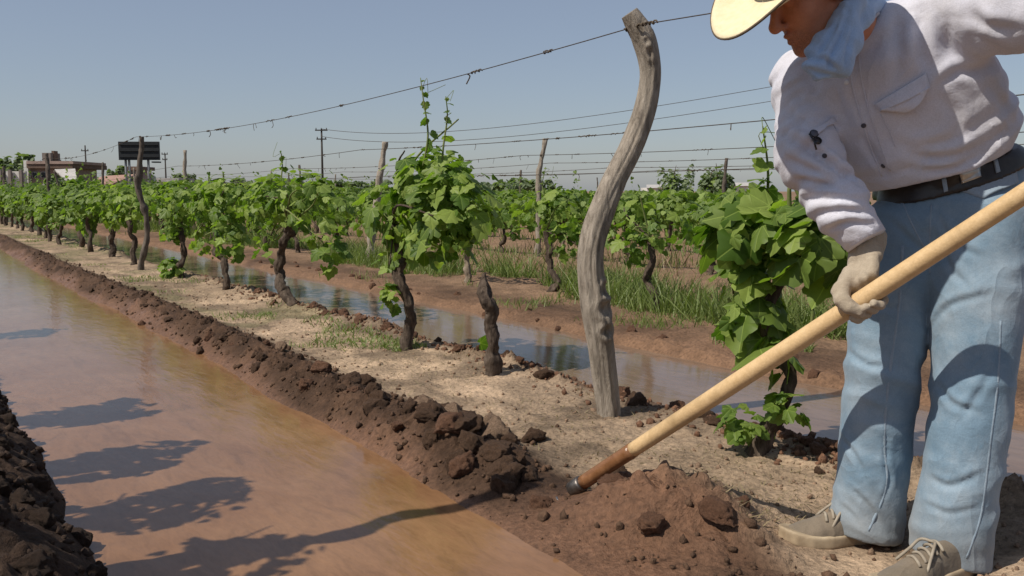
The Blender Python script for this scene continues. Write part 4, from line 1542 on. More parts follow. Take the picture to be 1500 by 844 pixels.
M['shirt'] = cloth('pale_shirt_cotton', (0.565, 0.565, 0.64), (0.635, 0.63, 0.70), wear=(0.50, 0.48, 0.49), bump=0.3)
M['denim'] = cloth('faded_denim', (0.135, 0.22, 0.30), (0.20, 0.285, 0.365), wear=(0.37, 0.43, 0.48), bump=0.3)
def muddy_hem(mat):
    t = mat.node_tree
    p = next(n for n in t.nodes if n.type == 'BSDF_PRINCIPLED')
    src = p.inputs['Base Color'].links[0].from_socket
    tc = t.nodes.new('ShaderNodeTexCoord')
    sep = t.nodes.new('ShaderNodeSeparateXYZ')
    t.links.new(tc.outputs['Object'], sep.inputs[0])
    nz = t.nodes.new('ShaderNodeTexNoise')
    nz.inputs['Scale'].default_value = 14
    nz.inputs['Detail'].default_value = 6
    t.links.new(tc.outputs['Object'], nz.inputs['Vector'])
    ad = t.nodes.new('ShaderNodeMath')
    ad.operation = 'MULTIPLY_ADD'
    t.links.new(nz.outputs['Fac'], ad.inputs[0])
    ad.inputs[1].default_value = -0.16
    t.links.new(sep.outputs[2], ad.inputs[2])
    rp = t.nodes.new('ShaderNodeValToRGB')
    rp.color_ramp.elements[0].position = 0.0
    rp.color_ramp.elements[0].color = (0.38, 0.38, 0.38, 1)
    rp.color_ramp.elements[1].position = 0.14
    rp.color_ramp.elements[1].color = (0, 0, 0, 1)
    t.links.new(ad.outputs[0], rp.inputs[0])
    mx = t.nodes.new('ShaderNodeMix')
    mx.data_type = 'RGBA'
    t.links.new(rp.outputs[0], mx.inputs['Factor'])
    t.links.new(src, mx.inputs[6])
    mx.inputs[7].default_value = (0.22, 0.18, 0.135, 1)
    t.links.new(mx.outputs[2], p.inputs['Base Color'])


muddy_hem(M['denim'])
M['scarf'] = cloth('light_blue_scarf', (0.30, 0.43, 0.63), (0.37, 0.50, 0.69), bump=0.3)
M['glove'] = cloth('dusty_work_glove', (0.36, 0.30, 0.22), (0.46, 0.39, 0.30), wear=(0.17, 0.115, 0.075), bump=0.5)
M['straw_hat'] = mottled('cream_straw', (0.70, 0.58, 0.36), (0.78, 0.67, 0.46), 60, 0.7, 0.35, 0.004)
M['leather'] = mottled('black_leather', (0.012, 0.010, 0.010), (0.03, 0.025, 0.022), 30, 0.38, 0.25, 0.003, spec=0.5)
M['steel'] = mottled('worn_steel', (0.35, 0.34, 0.33), (0.55, 0.54, 0.52), 40, 0.32, 0.15, 0.002, Metallic=1.0)
M['canvas'] = cloth('dusty_canvas', (0.13, 0.105, 0.075), (0.19, 0.155, 0.115), wear=(0.26, 0.205, 0.15), bump=0.35)
M['rubber'] = mottled('dirty_cream_rubber', (0.26, 0.19, 0.12), (0.50, 0.40, 0.27), 14, 0.7, 0.2, 0.003)
M['sock'] = mottled('dark_sock', (0.03, 0.03, 0.035), (0.06, 0.055, 0.06), 60, 0.95)
M['lace'] = mottled('dirty_lace', (0.24, 0.20, 0.15), (0.38, 0.33, 0.26), 50, 0.9)
M['button'] = mottled('dark_button', (0.05, 0.05, 0.06), (0.09, 0.09, 0.11), 90, 0.35, 0)
M['button_white'] = mottled('white_button', (0.7, 0.7, 0.7), (0.8, 0.8, 0.8), 90, 0.3, 0)
M['black_plastic'] = mottled('black_plastic', (0.008, 0.008, 0.01), (0.015, 0.015, 0.018), 40, 0.2, 0, spec=0.6)
M['hair'] = mottled('dark_hair', (0.02, 0.014, 0.010), (0.05, 0.035, 0.025), 120, 0.6, 0.6, 0.004, stretch=(1, 1, 5))
M['eye'] = mottled('eye_white', (0.6, 0.57, 0.53), (0.68, 0.65, 0.6), 60, 0.25, 0)
M['seam'] = cloth('denim_seam', (0.20, 0.27, 0.34), (0.29, 0.35, 0.41), bump=0.4)


def skin_material():
    t = NT('tanned_skin')
    vec = t.coords('Object')
    n = t.noise(vec, 14, 5, 0.6)
    col = t.ramp(n, [(0.3, (0.43, 0.175, 0.10)), (0.55, (0.54, 0.235, 0.14)), (0.8, (0.60, 0.29, 0.18))])
    st = t.noise(vec, 260, 3, 0.6)
    col = t.mix(0.3, col, t.ramp(st, [(0.35, 0.75), (0.65, 1.12)]), 'MULTIPLY')
    # stubble over jaw and lip
    vd = t.n('VectorMath', operation='DISTANCE')
    t.l(t.coords('Object'), vd.inputs[0])
    vd.inputs[1].default_value = [float(c) for c in hp(0.062, 0, -0.085)]
    fade = t.ramp(vd.outputs['Value'], [(0.030, 1.0), (0.062, 0.0)])
    col = t.mix(t.math('MULTIPLY', fade, t.ramp(t.noise(vec, 420, 2), [(0.45, 0.15), (0.62, 0.65)])), col, (0.13, 0.085, 0.065))
    t.bump(t.math('ADD', st, t.math('MULTIPLY', n, 1.5)), 0.18, 0.004)
    t.set(col, 0.5, 0.4)
    t.p.inputs['Subsurface Weight'].default_value = 0.12
    t.p.inputs['Subsurface Radius'].default_value = (0.012, 0.004, 0.002)
    return t.m


def wood_material(name, c1, c2, axis_scale, rough=0.55, wet=None):
    t = NT(name)
    vec = t.coords('Object', axis_scale)
    n = t.noise(vec, 12, 6, 0.65, 0.6)
    g = t.noise(vec, 60, 4, 0.6)
    col = t.ramp(n, [(0.3, c1), (0.7, c2)])
    col = t.mix(0.4, col, t.ramp(g, [(0.3, 0.75), (0.7, 1.15)]), 'MULTIPLY')
    sm = t.noise(vec, 1.7, 6, 0.7, 0.5)
    col = t.mix(t.ramp(sm, [(0.50, 0.0), (0.72, 0.6)]), col, tuple(k * 0.45 for k in c1))
    t.bump(g, 0.25, 0.003)
    return t, col, t.set(col, rough, 0.35)


# --- key points (metres; X right, Y ahead, Z up)
person = thing('person', 'person in straw hat, pale shirt and faded jeans bending over a long hoe', 'person', at(1330, 800, 2.36) * np.array([1, 1, 0]))

HIP = at(1398, 246, 2.40)
w_t = unit(at(1250, 55, 2.31) - HIP)
u_t = np.array([0.80, -0.46, 0.42])
u_t = unit(u_t - w_t * (u_t @ w_t))
v_t = np.cross(w_t, u_t)

torso_secs = [
    list(at(1402, 248, 2.41)) + [0.158, 0.125],
    list(at(1368, 228, 2.392)) + [0.216, 0.150],
    list(at(1338, 180, 2.372)) + [0.232, 0.155],
    list(at(1304, 125, 2.345)) + [0.226, 0.145],
    list(at(1276, 80, 2.32)) + [0.198, 0.120],
    list(at(1258, 52, 2.30)) + [0.127, 0.08],
]
R_SH, R_EL, R_WR = at(1176, 118, 2.44), at(1184, 228, 2.32), at(1268, 352, 2.225)
L_SH, L_EL, L_WR = at(1390, 24, 2.24), at(1560, 28, 2.06), at(1640, 165, 1.90)


def folds(p, axis, fa, fc, seed, sharp=1.0):
    """cloth creases running across the given axis"""
    a = unit(axis)
    x = p @ a
    q = p * fc
    q = q - np.outer(q @ a, a) * (1 - 0.25)
    n = vnoise(q + np.outer(x * fa, a) + 3.3 * seed, seed)
    n2 = vnoise(q * 1.9 + np.outer(x * fa * 1.9, a) + 7.7 * seed, seed + 3)
    r = 1 - np.abs(n) * 2
    return 0.65 * r * sharp + 0.35 * n2


belt_c = at(1402, 240, 2.40)
belt_n = unit(np.cross(unit(at(1492, 214, 2.34) - at(1316, 272, 2.37)), np.array([0.25, 0.95, 0.18])))
if belt_n[2] < 0:
    belt_n = -belt_n
# sleeves must not be cut by the belt plane: cut only the torso


def shirt_sdf(p, detail=True):
    d = sd_loft(p, torso_secs, u_t, 0.5)
    ra = sd_chain(p, [R_SH, R_EL], [0.080, 0.074], 0.02)
    rf = sd_chain(p, [R_EL, at(1228, 300, 2.26), R_WR], [0.074, 0.066, 0.046], 0.02)
    la = sd_chain(p, [L_SH, at(1470, 16, 2.14), L_EL], [0.098, 0.086, 0.075], 0.03)
    lf = sd_chain(p, [L_EL, L_WR], [0.080, 0.05], 0.02)
    ar = smin(ra, rf, 0.025)
    al = smin(la, lf, 0.03)
    if detail:
        ar = ar - 0.011 * folds(p, R_WR - R_EL, 34, 7, 3)
        al = al - 0.008 * folds(p, L_EL - L_SH, 20, 6, 5)
        tw = folds(p, np.array([0.9, 0.2, 0.5]), 10, 4.0, 8, 0.8)
        low = np.clip(1 - np.abs((p - HIP) @ w_t - 0.08) / 0.13, 0, 1)
        tw2 = folds(p, w_t * 0.95 + 0.2 * u_t, 24, 4.5, 12)
        d = d - 0.0065 * tw - 0.013 * low * tw2
    d = smax(d, -((p - belt_c) @ belt_n - 0.010), 0.014)
    wr = unit(R_WR - R_EL)
    ar = smax(ar, (p - R_WR) @ wr - 0.004, 0.006)
    d = smin(d, ar, 0.014)
    d = smin(d, al, 0.03)
    nk = at(1240, 30, 2.28)
    return smax(d, -(np.linalg.norm(p - nk, axis=1) - 0.062), 0.01)


pel = [
    list(at(1404, 236, 2.40)) + [0.160, 0.122],
    list(at(1400, 275, 2.40)) + [0.172, 0.130],
    list(at(1394, 335, 2.39)) + [0.186, 0.135],
    list(at(1380, 400, 2.39)) + [0.165, 0.12],
]
legR = [
    list(at(1328, 330, 2.43)) + [0.115, 0.12],
    list(at(1308, 420, 2.41)) + [0.105, 0.115],
    list(at(1293, 545, 2.39)) + [0.094, 0.105],
    list(at(1281, 660, 2.40)) + [0.090, 0.095],
    list(at(1270, 752, 2.41)) + [0.093, 0.100],
    list(at(1267, 790, 2.41)) + [0.092, 0.105],
]
legL = [
    list(at(1436, 320, 2.34)) + [0.125, 0.125],
    list(at(1432, 430, 2.30)) + [0.117, 0.12],
    list(at(1424, 560, 2.26)) + [0.092, 0.105],
    list(at(1412, 680, 2.24)) + [0.090, 0.095],
    list(at(1394, 780, 2.24)) + [0.094, 0.100],
    list(at(1388, 832, 2.235)) + [0.094, 0.105],
]
HEM_R = at(1266, 782, 2.41)
HEM_L = at(1386, 818, 2.235)
hem_nR = unit((0.16, 0.05, 1.0))
hem_nL = unit((0.24, 0.05, 1.0))


def jeans_sdf(p, detail=True):
    d0 = sd_loft(p, pel, unit((1, -0.35, 0.25)), 0.5)
    r = sd_loft(p, legR, (1, -0.2, 0), 0.5)
    l = sd_loft(p, legL, (1, -0.2, 0), 0.5)
    if detail:
        zr = p[:, 2]
        kr = 0.35 + 0.65 * (bump1(zr, 0.44, 0.13) + bump1(zr, 0.10, 0.14) + 0.7 * bump1(zr, 0.74, 0.08))
        f1 = folds(p, np.array([0.42, 0.1, 1.0]), 15, 4.0, 21)
        f2 = folds(p, np.array([-0.5, 0.1, 1.0]), 13, 4.0, 25)
        r = r - 0.008 * kr * f1
        l = l - 0.0085 * kr * f2
        d0 = d0 - 0.005 * folds(p, np.array([0.5, 0.2, 1.0]), 14, 4, 28)
    r = smax(r, -((p - HEM_R) @ hem_nR), 0.006)
    l = smax(l, -((p - HEM_L) @ hem_nL), 0.006)
    d = smin(r, l, 0.008)
    d = smin(d, d0, 0.035)
    d = smax(d, (p - belt_c) @ belt_n - 0.006, 0.006)
    return d


def bbox_of(pts, pad):
    P = np.asarray(pts)
    return P.min(0) - pad, P.max(0) + pad


# --- trousers: hollow at the hems
def jeans_shell(p):
    d = jeans_sdf(p)
    up = np.minimum(1, 1)
    cut = np.minimum((p - HEM_R) @ hem_nR, 1)
    inR = sd_loft(p, [a[:3] + [a[3] - 0.012, a[4] - 0.012] for a in legR[3:]] + [list(at(1267, 830, 2.41)) + [0.08, 0.09]], (1, -0.2, 0), 0.3)
    inL = sd_loft(p, [a[:3] + [a[3] - 0.012, a[4] - 0.012] for a in legL[3:]] + [list(at(1384, 880, 2.235)) + [0.08, 0.09]], (1, -0.2, 0), 0.3)
    return np.maximum(d, -np.minimum(inR, inL))


lo, hi = bbox_of([s[:3] for s in pel + legR + legL], 0.19)
lo[2] = -0.09
Vj, Fj = surface_nets(jeans_shell, lo, hi, 0.0065)
Vj = laplace(Vj, Fj, 1)
CAMP = Vector((0, 0, CAM_H))


def vert_normals(V, F):
    n = np.cross(V[F[:, 2]] - V[F[:, 0]], V[F[:, 3]] - V[F[:, 1]])
    N = np.zeros_like(V)
    for k in range(4):
        for c in range(3):
            N[:, c] += np.bincount(F[:, k], n[:, c], len(V))
    return N / (np.linalg.norm(N, axis=1, keepdims=True) + 1e-12)


def creases(V, F, lines):
    """press folds into a garment: (picture points, depth of the valley, width); a rounded roll lies on the upper side"""
    bv = BVHTree.FromPolygons(V.tolist(), F.tolist())
    N = vert_normals(V, F)
    off = np.zeros(len(V))
    for pts, amp, wid in lines:
        P = []
        for x, y in resample(pts, 18):
            r = bv.ray_cast(CAMP, ray(x, y))
            if r[0] is not None:
                P.append(np.array(r[0]))
        if len(P) < 4:
            continue
        P = np.array(P)
        near = np.where(np.linalg.norm(V - P.mean(0), axis=1) < np.linalg.norm(P - P.mean(0), axis=1).max() + wid * 5)[0]
        D = np.linalg.norm(V[near][:, None] - P[None], axis=2)
        j = D.argmin(1)
        d = D.min(1)
        side = (V[near] - P[j])[:, 2]
        taper = np.sin(np.pi * np.clip((j + 0.5) / len(P), 0, 1)) ** 0.6
        off[near] += taper * (-amp * np.exp(-(d / wid) ** 2) + 0.75 * amp * np.exp(-((d - 2.0 * wid) / (1.2 * wid)) ** 2) * (0.675 + 0.325 * np.tanh(side / wid)))
    return laplace(V + N * off[:, None], F, 1, 0.4)


Vj = creases(Vj, Fj, [
    ([(1300, 320), (1332, 350), (1358, 372)], .005, .007), ([(1372, 318), (1398, 356), (1440, 378)], .006, .008), ([(1374, 352), (1392, 392), (1420, 424)], .006, .008),
    ([(1362, 480), (1392, 448), (1452, 430)], .006, .008), ([(1246, 470), (1272, 452), (1318, 452)], .005, .008), ([(1240, 512), (1264, 532), (1300, 540)], .006, .008),
    ([(1376, 566), (1396, 592), (1432, 604)], .007, .008), ([(1455, 540), (1432, 580), (1404, 618)], .005, .008), ([(1362, 700), (1394, 712), (1446, 690)], .006, .008),
    ([(1356, 738), (1390, 752), (1436, 742)], .005, .007), ([(1232, 640), (1254, 672), (1268, 712)], .006, .008), ([(1246, 716), (1272, 742), (1288, 772)], .006, .007),
    ([(1300, 630), (1297, 680), (1304, 704), (1290, 740)], .006, .006), ([(1228, 738), (1246, 752), (1262, 776)], .004, .006)])
jeans = obj('jeans', Vj, Fj, M['denim'], person)
jeans['label'] = 'faded light blue jeans'

lo, hi = bbox_of([s[:3] for s in torso_secs] + [R_SH, R_EL, R_WR, L_SH, L_EL, L_WR], 0.2)
Vs, Fs = surface_nets(shirt_sdf, lo, hi, 0.0065)
Vs = laplace(Vs, Fs, 1)
Vs = creases(Vs, Fs, [
    ([(1318, 222), (1380, 232), (1440, 212), (1480, 186)], .012, .012), ([(1335, 250), (1395, 246), (1455, 218)], .010, .010), ([(1300, 205), (1345, 215), (1400, 205)], .006, .012),
    ([(1262, 196), (1282, 232), (1300, 258)], .007, .010), ([(1312, 20), (1316, 70), (1312, 112)], .008, .013), ([(1350, 15), (1346, 60), (1358, 104)], .009, .012),
    ([(1386, 30), (1390, 70), (1412, 98)], .009, .013), ([(1400, 104), (1430, 104), (1462, 92)], .010, .012), ([(1432, 50), (1462, 72), (1500, 80)], .007, .012),
    ([(1420, 20), (1450, 40), (1496, 44)], .008, .012), ([(1372, 128), (1392, 112), (1408, 104)], .007, .011), ([(1376, 140), (1400, 170), (1402, 200)], .006, .012),
    ([(1150, 160), (1172, 182), (1196, 192)], .007, .009), ([(1214, 105), (1232, 155), (1252, 205)], .006, .012), ([(1160, 130), (1182, 150), (1210, 158)], .005, .010),
    ([(1142, 196), (1180, 216), (1222, 246), (1262, 272)], .016, .010), ([(1152, 232), (1180, 246), (1216, 262)], .009, .008), ([(1164, 262), (1196, 268), (1240, 282)], .010, .008),
    ([(1178, 292), (1214, 290), (1262, 296)], .009, .008), ([(1196, 316), (1230, 308), (1276, 312)], .009, .008), ([(1212, 336), (1244, 326), (1284, 330)], .008, .007), ([(1445, 120), (1468, 150), (1484, 180)], .006, .012)])
shirt = obj('shirt', Vs, Fs, M['shirt'], person)
shirt['label'] = 'pale grey long-sleeved work shirt'
bv_s = BVHTree.FromPolygons(Vs.tolist(), Fs.tolist())
bv_j = BVHTree.FromPolygons(Vj.tolist(), Fj.tolist())


def hit(bv, px, py):
    """the point of the garment that the photograph shows at px, py"""
    r = bv.ray_cast(CAMP, ray(px, py))
    if r[0] is None:
        return None, None
    n = r[1]
    if n.dot(ray(px, py)) > 0:
        n = -n
    return np.array(r[0]), np.array(n)


def on_line(bv, pts, n=24, lift=0.002):
    out = []
    for x, y in resample(pts, n):
        h, nn = hit(bv, x, y)
        if h is not None:
            out.append(h + nn * lift)
    return np.array(out)


def seam(bv, pts, r, name, mat, parent, n=30, lift=0.001):
    P = on_line(bv, pts, n, lift)
    if len(P) < 4:
        return None
    for _ in range(3):
        P[1:-1] = 0.25 * P[:-2] + 0.5 * P[1:-1] + 0.25 * P[2:]
    v, f = tube(P, r, 6)
    return obj(name, v, f, mat, parent)


def patch(bv, quad, name, mat, parent, lift=0.004, thick=0.004, n=12, bulge=0.0):
    """a cloth piece lying on the garment; quad: the four corners in order"""
    q = [np.array(c, float) for c in quad]
    top, bot = [], []
    for i in range(n + 1):
        for j in range(n + 1):
            a, b = i / n, j / n
            c = (q[0] * (1 - a) + q[1] * a) * (1 - b) + (q[3] * (1 - a) + q[2] * a) * b
            h, nn = hit(bv, *c)
            if h is None:
                return None
            k = bulge * math.sin(math.pi * a) * b
            top.append(h + nn * (lift + k))
            bot.append(h + nn * (lift + k - thick))
    T = np.array(top).reshape(n + 1, n + 1, 3)
    for _ in range(2):
        T[1:-1, 1:-1] = 0.5 * T[1:-1, 1:-1] + 0.125 * (T[:-2, 1:-1] + T[2:, 1:-1] + T[1:-1, :-2] + T[1:-1, 2:])
    v = np.concatenate([T.reshape(-1, 3), np.array(bot)])
    m = (n + 1) ** 2
    g = lambda i, j: i * (n + 1) + j
    f = []
    for i in range(n):
        for j in range(n):
            f.append((g(i, j), g(i, j + 1), g(i + 1, j + 1), g(i + 1, j)))
    ring = [g(i, 0) for i in range(n)] + [g(n, j) for j in range(n)] + [g(i, n) for i in range(n, 0, -1)] + [g(0, j) for j in range(n, 0, -1)]
    for a, b in zip(ring, ring[1:] + ring[:1]):
        f.append((a, b, b + m, a + m))
    return obj(name, v, f, mat, parent)


def disc_on(bv, px, py, r, name, mat, parent, h=0.003):
    c, nn = hit(bv, px, py)
    if c is None:
        return None
    v, f = tube([c + nn * 0.0005, c + nn * h * 0.7, c + nn * h], [r, r, r * 0.8], 12)
    return obj(name, v, f, mat, parent)


# front placket, seams, pockets, buttons
seam(bv_s, [(1243, 70), (1247, 118), (1258, 160), (1272, 205), (1292, 258)], 0.0022, 'placket_edge', M['shirt'], shirt)
seam(bv_s, [(1258, 75), (1262, 118), (1274, 165), (1289, 210), (1304, 250)], 0.0018, 'placket_edge', M['shirt'], shirt)
patch(bv_s, [(1281, 153), (1357, 107), (1362, 128), (1290, 163)], 'pocket_flap', M['shirt'], shirt, 0.007, 0.004, 12, 0.012)
patch(bv_s, [(1290, 160), (1361, 126), (1352, 141), (1326, 163)], 'pocket_flap', M['shirt'], shirt, 0.013, 0.004, 12, 0.010)
seam(bv_s, [(1290, 168), (1302, 190), (1312, 215)], 0.0016, 'pocket_edge', M['shirt'], shirt)
patch(bv_s, [(1182, 198), (1219, 172), (1224, 178), (1187, 206)], 'pocket_flap', M['shirt'], shirt, 0.005, 0.004, 8, 0.004)
seam(bv_s, [(1220, 180), (1232, 205), (1240, 232)], 0.0016, 'pocket_edge', M['shirt'], shirt)
for bx_, by_ in ((1265, 184), (1294, 243), (1208, 228), (1327, 150)):
    disc_on(bv_s, bx_, by_, 0.0062, 'button', M['button'], shirt)
disc_on(bv_s, 1240, 121, 0.0055, 'button', M['button_white'], shirt)
patch(bv_s, [(1252, 28), (1276, 12), (1290, 22), (1262, 62)], 'collar', M['shirt'], shirt, 0.011, 0.007, 10, 0.008)
# cuff of the near sleeve
wr = unit(R_WR - R_EL)
v, f = tube([R_WR - wr * 0.055, R_WR - wr * 0.03, R_WR + wr * 0.002, R_WR + wr * 0.004], [0.053, 0.052, 0.0515, 0.044], 24, True, 0.05, 4, (20, 2))
obj('cuff', v, f, M['shirt'], shirt)

# denim seams, pocket, fly
seam(bv_j, [(1322, 360), (1318, 440), (1307, 520), (1298, 600), (1296, 660), (1300, 700), (1292, 735), (1272, 778)], 0.0042, 'leg_seam', M['seam'], jeans, 60, -0.0024)
seam(bv_j, [(1466, 470), (1462, 560), (1452, 640), (1445, 700), (1436, 760), (1416, 818)], 0.0040, 'leg_seam', M['seam'], jeans, 60, -0.0024)
seam(bv_j, [(1364, 300), (1362, 350), (1362, 400)], 0.0020, 'fly_seam', M['seam'], jeans, 30, -0.0006)
seam(bv_j, [(1318, 285), (1332, 320), (1348, 352), (1360, 372)], 0.0020, 'fly_seam', M['seam'], jeans, 30, -0.0006)
patch(bv_j, [(1402, 278), (1486, 246), (1490, 268), (1440, 292)], 'pocket', M['seam'], jeans, 0.005, 0.005, 10, 0.006)


# --- belt with its loops and buckle
def belt_sdf(p):
    q = (p - belt_c) @ belt_n
    d = np.minimum(sd_loft(p, pel, unit((1, -0.35, 0.25)), 0.5), sd_loft(p, torso_secs[:2], u_t, 0.5) + 0.02) - 0.011
    return np.maximum(d, np.abs(q + 0.014) - 0.026)


lo, hi = belt_c - 0.24, belt_c + 0.24
lo[2], hi[2] = belt_c[2] - 0.14, belt_c[2] + 0.14
Vb, Fb = surface_nets(belt_sdf, lo, hi, 0.005)
Vb = laplace(Vb, Fb, 2)
belt = obj('belt', Vb, Fb, M['leather'], person)
bv_b = BVHTree.FromPolygons(Vb.tolist(), Fb.tolist())
for q in ([(1380, 262), (1386, 260), (1389, 280), (1383, 282)], [(1455, 236), (1460, 234), (1464, 252), (1459, 254)]):
    patch(bv_b, q, 'belt_loop', M['seam'], belt, 0.005, 0.005, 6)
patch(bv_b, [(1404, 250), (1432, 240), (1436, 260), (1408, 270)], 'buckle', M['steel'], belt, 0.008, 0.006, 6)

# --- head: frame looking down and to the left
HC = at(1186, -6, 2.17)
f_h = unit((-0.82, -0.24, -0.50))
up_h = np.array([-0.46, -0.16, 0.84])
up_h = unit(up_h - f_h * (up_h @ f_h))
s_h = np.cross(f_h, up_h)
HM = np.stack([f_h, s_h, up_h])


def hp(x, y, z):
    """head coordinates: forward, to the side, up"""
    return HC + x * f_h + y * s_h + z * up_h


M['skin'] = skin_material()


def head_sdf(p):
    d = sd_ell(p, hp(-0.012, 0, 0.045), HM, (0.098, 0.076, 0.088))
    d = smin(d, sd_ell(p, hp(0.030, 0, -0.022), HM, (0.062, 0.060, 0.078)), 0.03)
    d = smin(d, sd_ell(p, hp(0.040, 0, -0.076), HM, (0.042, 0.046, 0.032)), 0.022)        # jaw
    d = smin(d, sd_ell(p, hp(0.068, 0, -0.098), HM, (0.022, 0.026, 0.020)), 0.016)        # chin
    for s in (-1, 1):
        d = smin(d, sd_ell(p, hp(0.058, s * 0.036, -0.012), HM, (0.026, 0.024, 0.024)), 0.018)   # cheekbones
        d = smin(d, sd_cap(p, hp(-0.01, s * 0.056, -0.045), hp(0.05, s * 0.028, -0.092), 0.016, 0.014), 0.02)
        d = smax(d, -(np.linalg.norm(p - hp(0.094, s * 0.031, 0.022), axis=1) - 0.017), 0.012)   # eye sockets
        d = smin(d, np.linalg.norm(p - hp(0.074, s * 0.031, 0.020), axis=1) - 0.0135, 0.004)     # eyelids
        d = smin(d, sd_cap(p, hp(0.088, s * 0.014, 0.043), hp(0.074, s * 0.05, 0.042), 0.010, 0.007), 0.012)  # brow
    nose = sd_cap(p, hp(0.088, 0, 0.026), hp(0.113, 0, -0.018), 0.0095, 0.0125)
    nose = smin(nose, np.linalg.norm(p - hp(0.114, 0, -0.023), axis=1) - 0.0140, 0.008)
    for s in (-1, 1):
        nose = smin(nose, np.linalg.norm(p - hp(0.101, s * 0.0145, -0.029), axis=1) - 0.0085, 0.007)
    d = smin(d, nose, 0.009)
    for s in (-1, 1):
        d = smax(d, -(np.linalg.norm(p - hp(0.107, s * 0.0085, -0.039), axis=1) - 0.0042), 0.003)
        fold = sd_chain(p, [hp(0.098, s * 0.022, -0.024), hp(0.090, s * 0.033, -0.045), hp(0.078, s * 0.036, -0.066)], [0.0035] * 3)
        d = smax(d, -fold, 0.009)
    lipu = sd_chain(p, [hp(0.083, -0.022, -0.0575), hp(0.0955, 0, -0.0535), hp(0.083, 0.022, -0.0575)], [0.004, 0.0068, 0.004], 0.006)
    lipl = sd_chain(p, [hp(0.080, -0.019, -0.0665), hp(0.0915, 0, -0.0685), hp(0.080, 0.019, -0.0665)], [0.004, 0.0075, 0.004], 0.006)
    d = smin(d, lipu, 0.007)
    d = smin(d, lipl, 0.007)
    line = sd_chain(p, [hp(0.082, -0.027, -0.062), hp(0.1005, 0, -0.061), hp(0.082, 0.027, -0.062)], [0.0022] * 3, 0.004)
    d = smax(d, -line, 0.004)
    for s in (-1, 1):       # ears
        ear = sd_ell(p, hp(-0.018, s * 0.080, 0.002), np.stack([unit(f_h * 0.9 + up_h * 0.2), unit(s_h * 0.9 - s * f_h * 0.35), up_h]), (0.020, 0.008, 0.033))
        ear = smax(ear, -(np.linalg.norm(p - hp(-0.010, s * 0.090, 0.000), axis=1) - 0.010), 0.006)
        d = smin(d, ear, 0.006)
    return d


NECK_B = at(1268, 62, 2.32)


def body_sdf(p):
    d = head_sdf(p)
    d = smin(d, sd_cap(p, hp(-0.035, 0, -0.035), NECK_B, 0.055, 0.062), 0.022)
    inner = np.minimum(shirt_sdf(p, False), jeans_sdf(p, False)) + 0.020
    d = smin(d, inner, 0.015)
    for a, b in ((at(1266, 760, 2.41), at(1262, 792, 2.42)), (at(1386, 800, 2.235), at(1384, 842, 2.235))):
        d = smin(d, sd_cap(p, a, b, 0.045, 0.042), 0.01)
    return d


lo, hi = bbox_of([HC, HIP, R_WR, L_EL, at(1267, 790, 2.41), at(1386, 840, 2.23), hp(0.12, 0, 0.1), hp(-0.1, 0, 0.13)], 0.14)
Vh, Fh = surface_nets(body_sdf, lo, hi, 0.0042, 6)
Vh = laplace(Vh, Fh, 1, 0.4)
body = obj('body', Vh, Fh, M['skin'], person)
body['label'] = 'tanned face and neck'
for s in (-1, 1):
    bm = bmesh.new()
    bmesh.ops.create_uvsphere(bm, u_segments=12, v_segments=8, radius=0.0128)
    me = bpy.data.meshes.new('eye')
    bm.to_mesh(me)
    bm.free()
    me.materials.append(M['eye'])
    e = link('eye', me, body)
    e.location = [float(c) for c in hp(0.0715, s * 0.031, 0.016)]


def hair_sdf(p):
    d = sd_ell(p, hp(-0.020, 0, 0.040), HM, (0.098, 0.080, 0.092))
    q = (p - HC) @ HM.T
    d = smax(d, q[:, 0] - (0.02 + 0.35 * q[:, 2]), 0.01)
    d = smax(d, -(q[:, 2] + 0.035), 0.01)
    return d - 0.003 * vnoise(p * 160, 5)


Vq, Fq = surface_nets(hair_sdf, HC - 0.17, HC + 0.17, 0.005)
obj('hair', laplace(Vq, Fq, 1), Fq, M['hair'], person)

# --- straw hat
n_hat = unit(up_h - 0.02 * f_h - 0.16 * s_h * np.sign(s_h[1]))
fh2 = unit(f_h - n_hat * (f_h @ n_hat))
sh2 = np.cross(n_hat, fh2)
HATC = hp(0.006, 0, 0.040)
rings = [(0.0, 0.128), (0.04, 0.128), (0.065, 0.122), (0.080, 0.105), (0.085, 0.07), (0.088, 0.0)]
hm = MB()
vs, fs = [], []
NA = 64
prof = [(0.80, 0.0, 0), (0.72, 0.002, 0)]
R_in = (0.104, 0.086)


def hat_pt(a, k, z):
    """k: 0 at the head band, 1 at the brim edge"""
    ca, sa = math.cos(a), math.sin(a)
    bx = R_in[0] + k * (0.128 if ca > 0 else 0.085)
    by = R_in[1] + k * 0.085
    x, y = bx * ca, by * sa
    curl = 0.055 * k ** 1.6 * abs(sa) ** 2.2 - 0.030 * k * max(0, ca) ** 2 - 0.012 * k * max(0, -ca)
    return HATC + fh2 * x + sh2 * y + n_hat * (z + curl)


layers = [(k, 0.0) for k in np.linspace(1, 0.02, 10)]
crown = [(0.0, 0.01), (-0.02, 0.04), (-0.06, 0.075), (-0.12, 0.098), (-0.30, 0.108), (-0.60, 0.104), (-0.95, 0.098)]
vs = []
for k, z in layers:
    for i in range(NA):
        vs.append(hat_pt(2 * math.pi * i / NA, k, z))
for k, z in crown:
    for i in range(NA):
        a = 2 * math.pi * i / NA
        sc = 1 + k
        vs.append(HATC + fh2 * R_in[0] * sc * math.cos(a) + sh2 * R_in[1] * sc * math.sin(a) + n_hat * (z - 0.018 * (1 - abs(math.sin(a))) * (z > 0.09)))
nl = len(layers) + len(crown)
fs = []
for i in range(nl - 1):
    for j in range(NA):
        k = (j + 1) % NA
        fs.append((i * NA + j, i * NA + k, (i + 1) * NA + k, (i + 1) * NA + j))
fs.append(tuple((nl - 1) * NA + j for j in range(NA)))
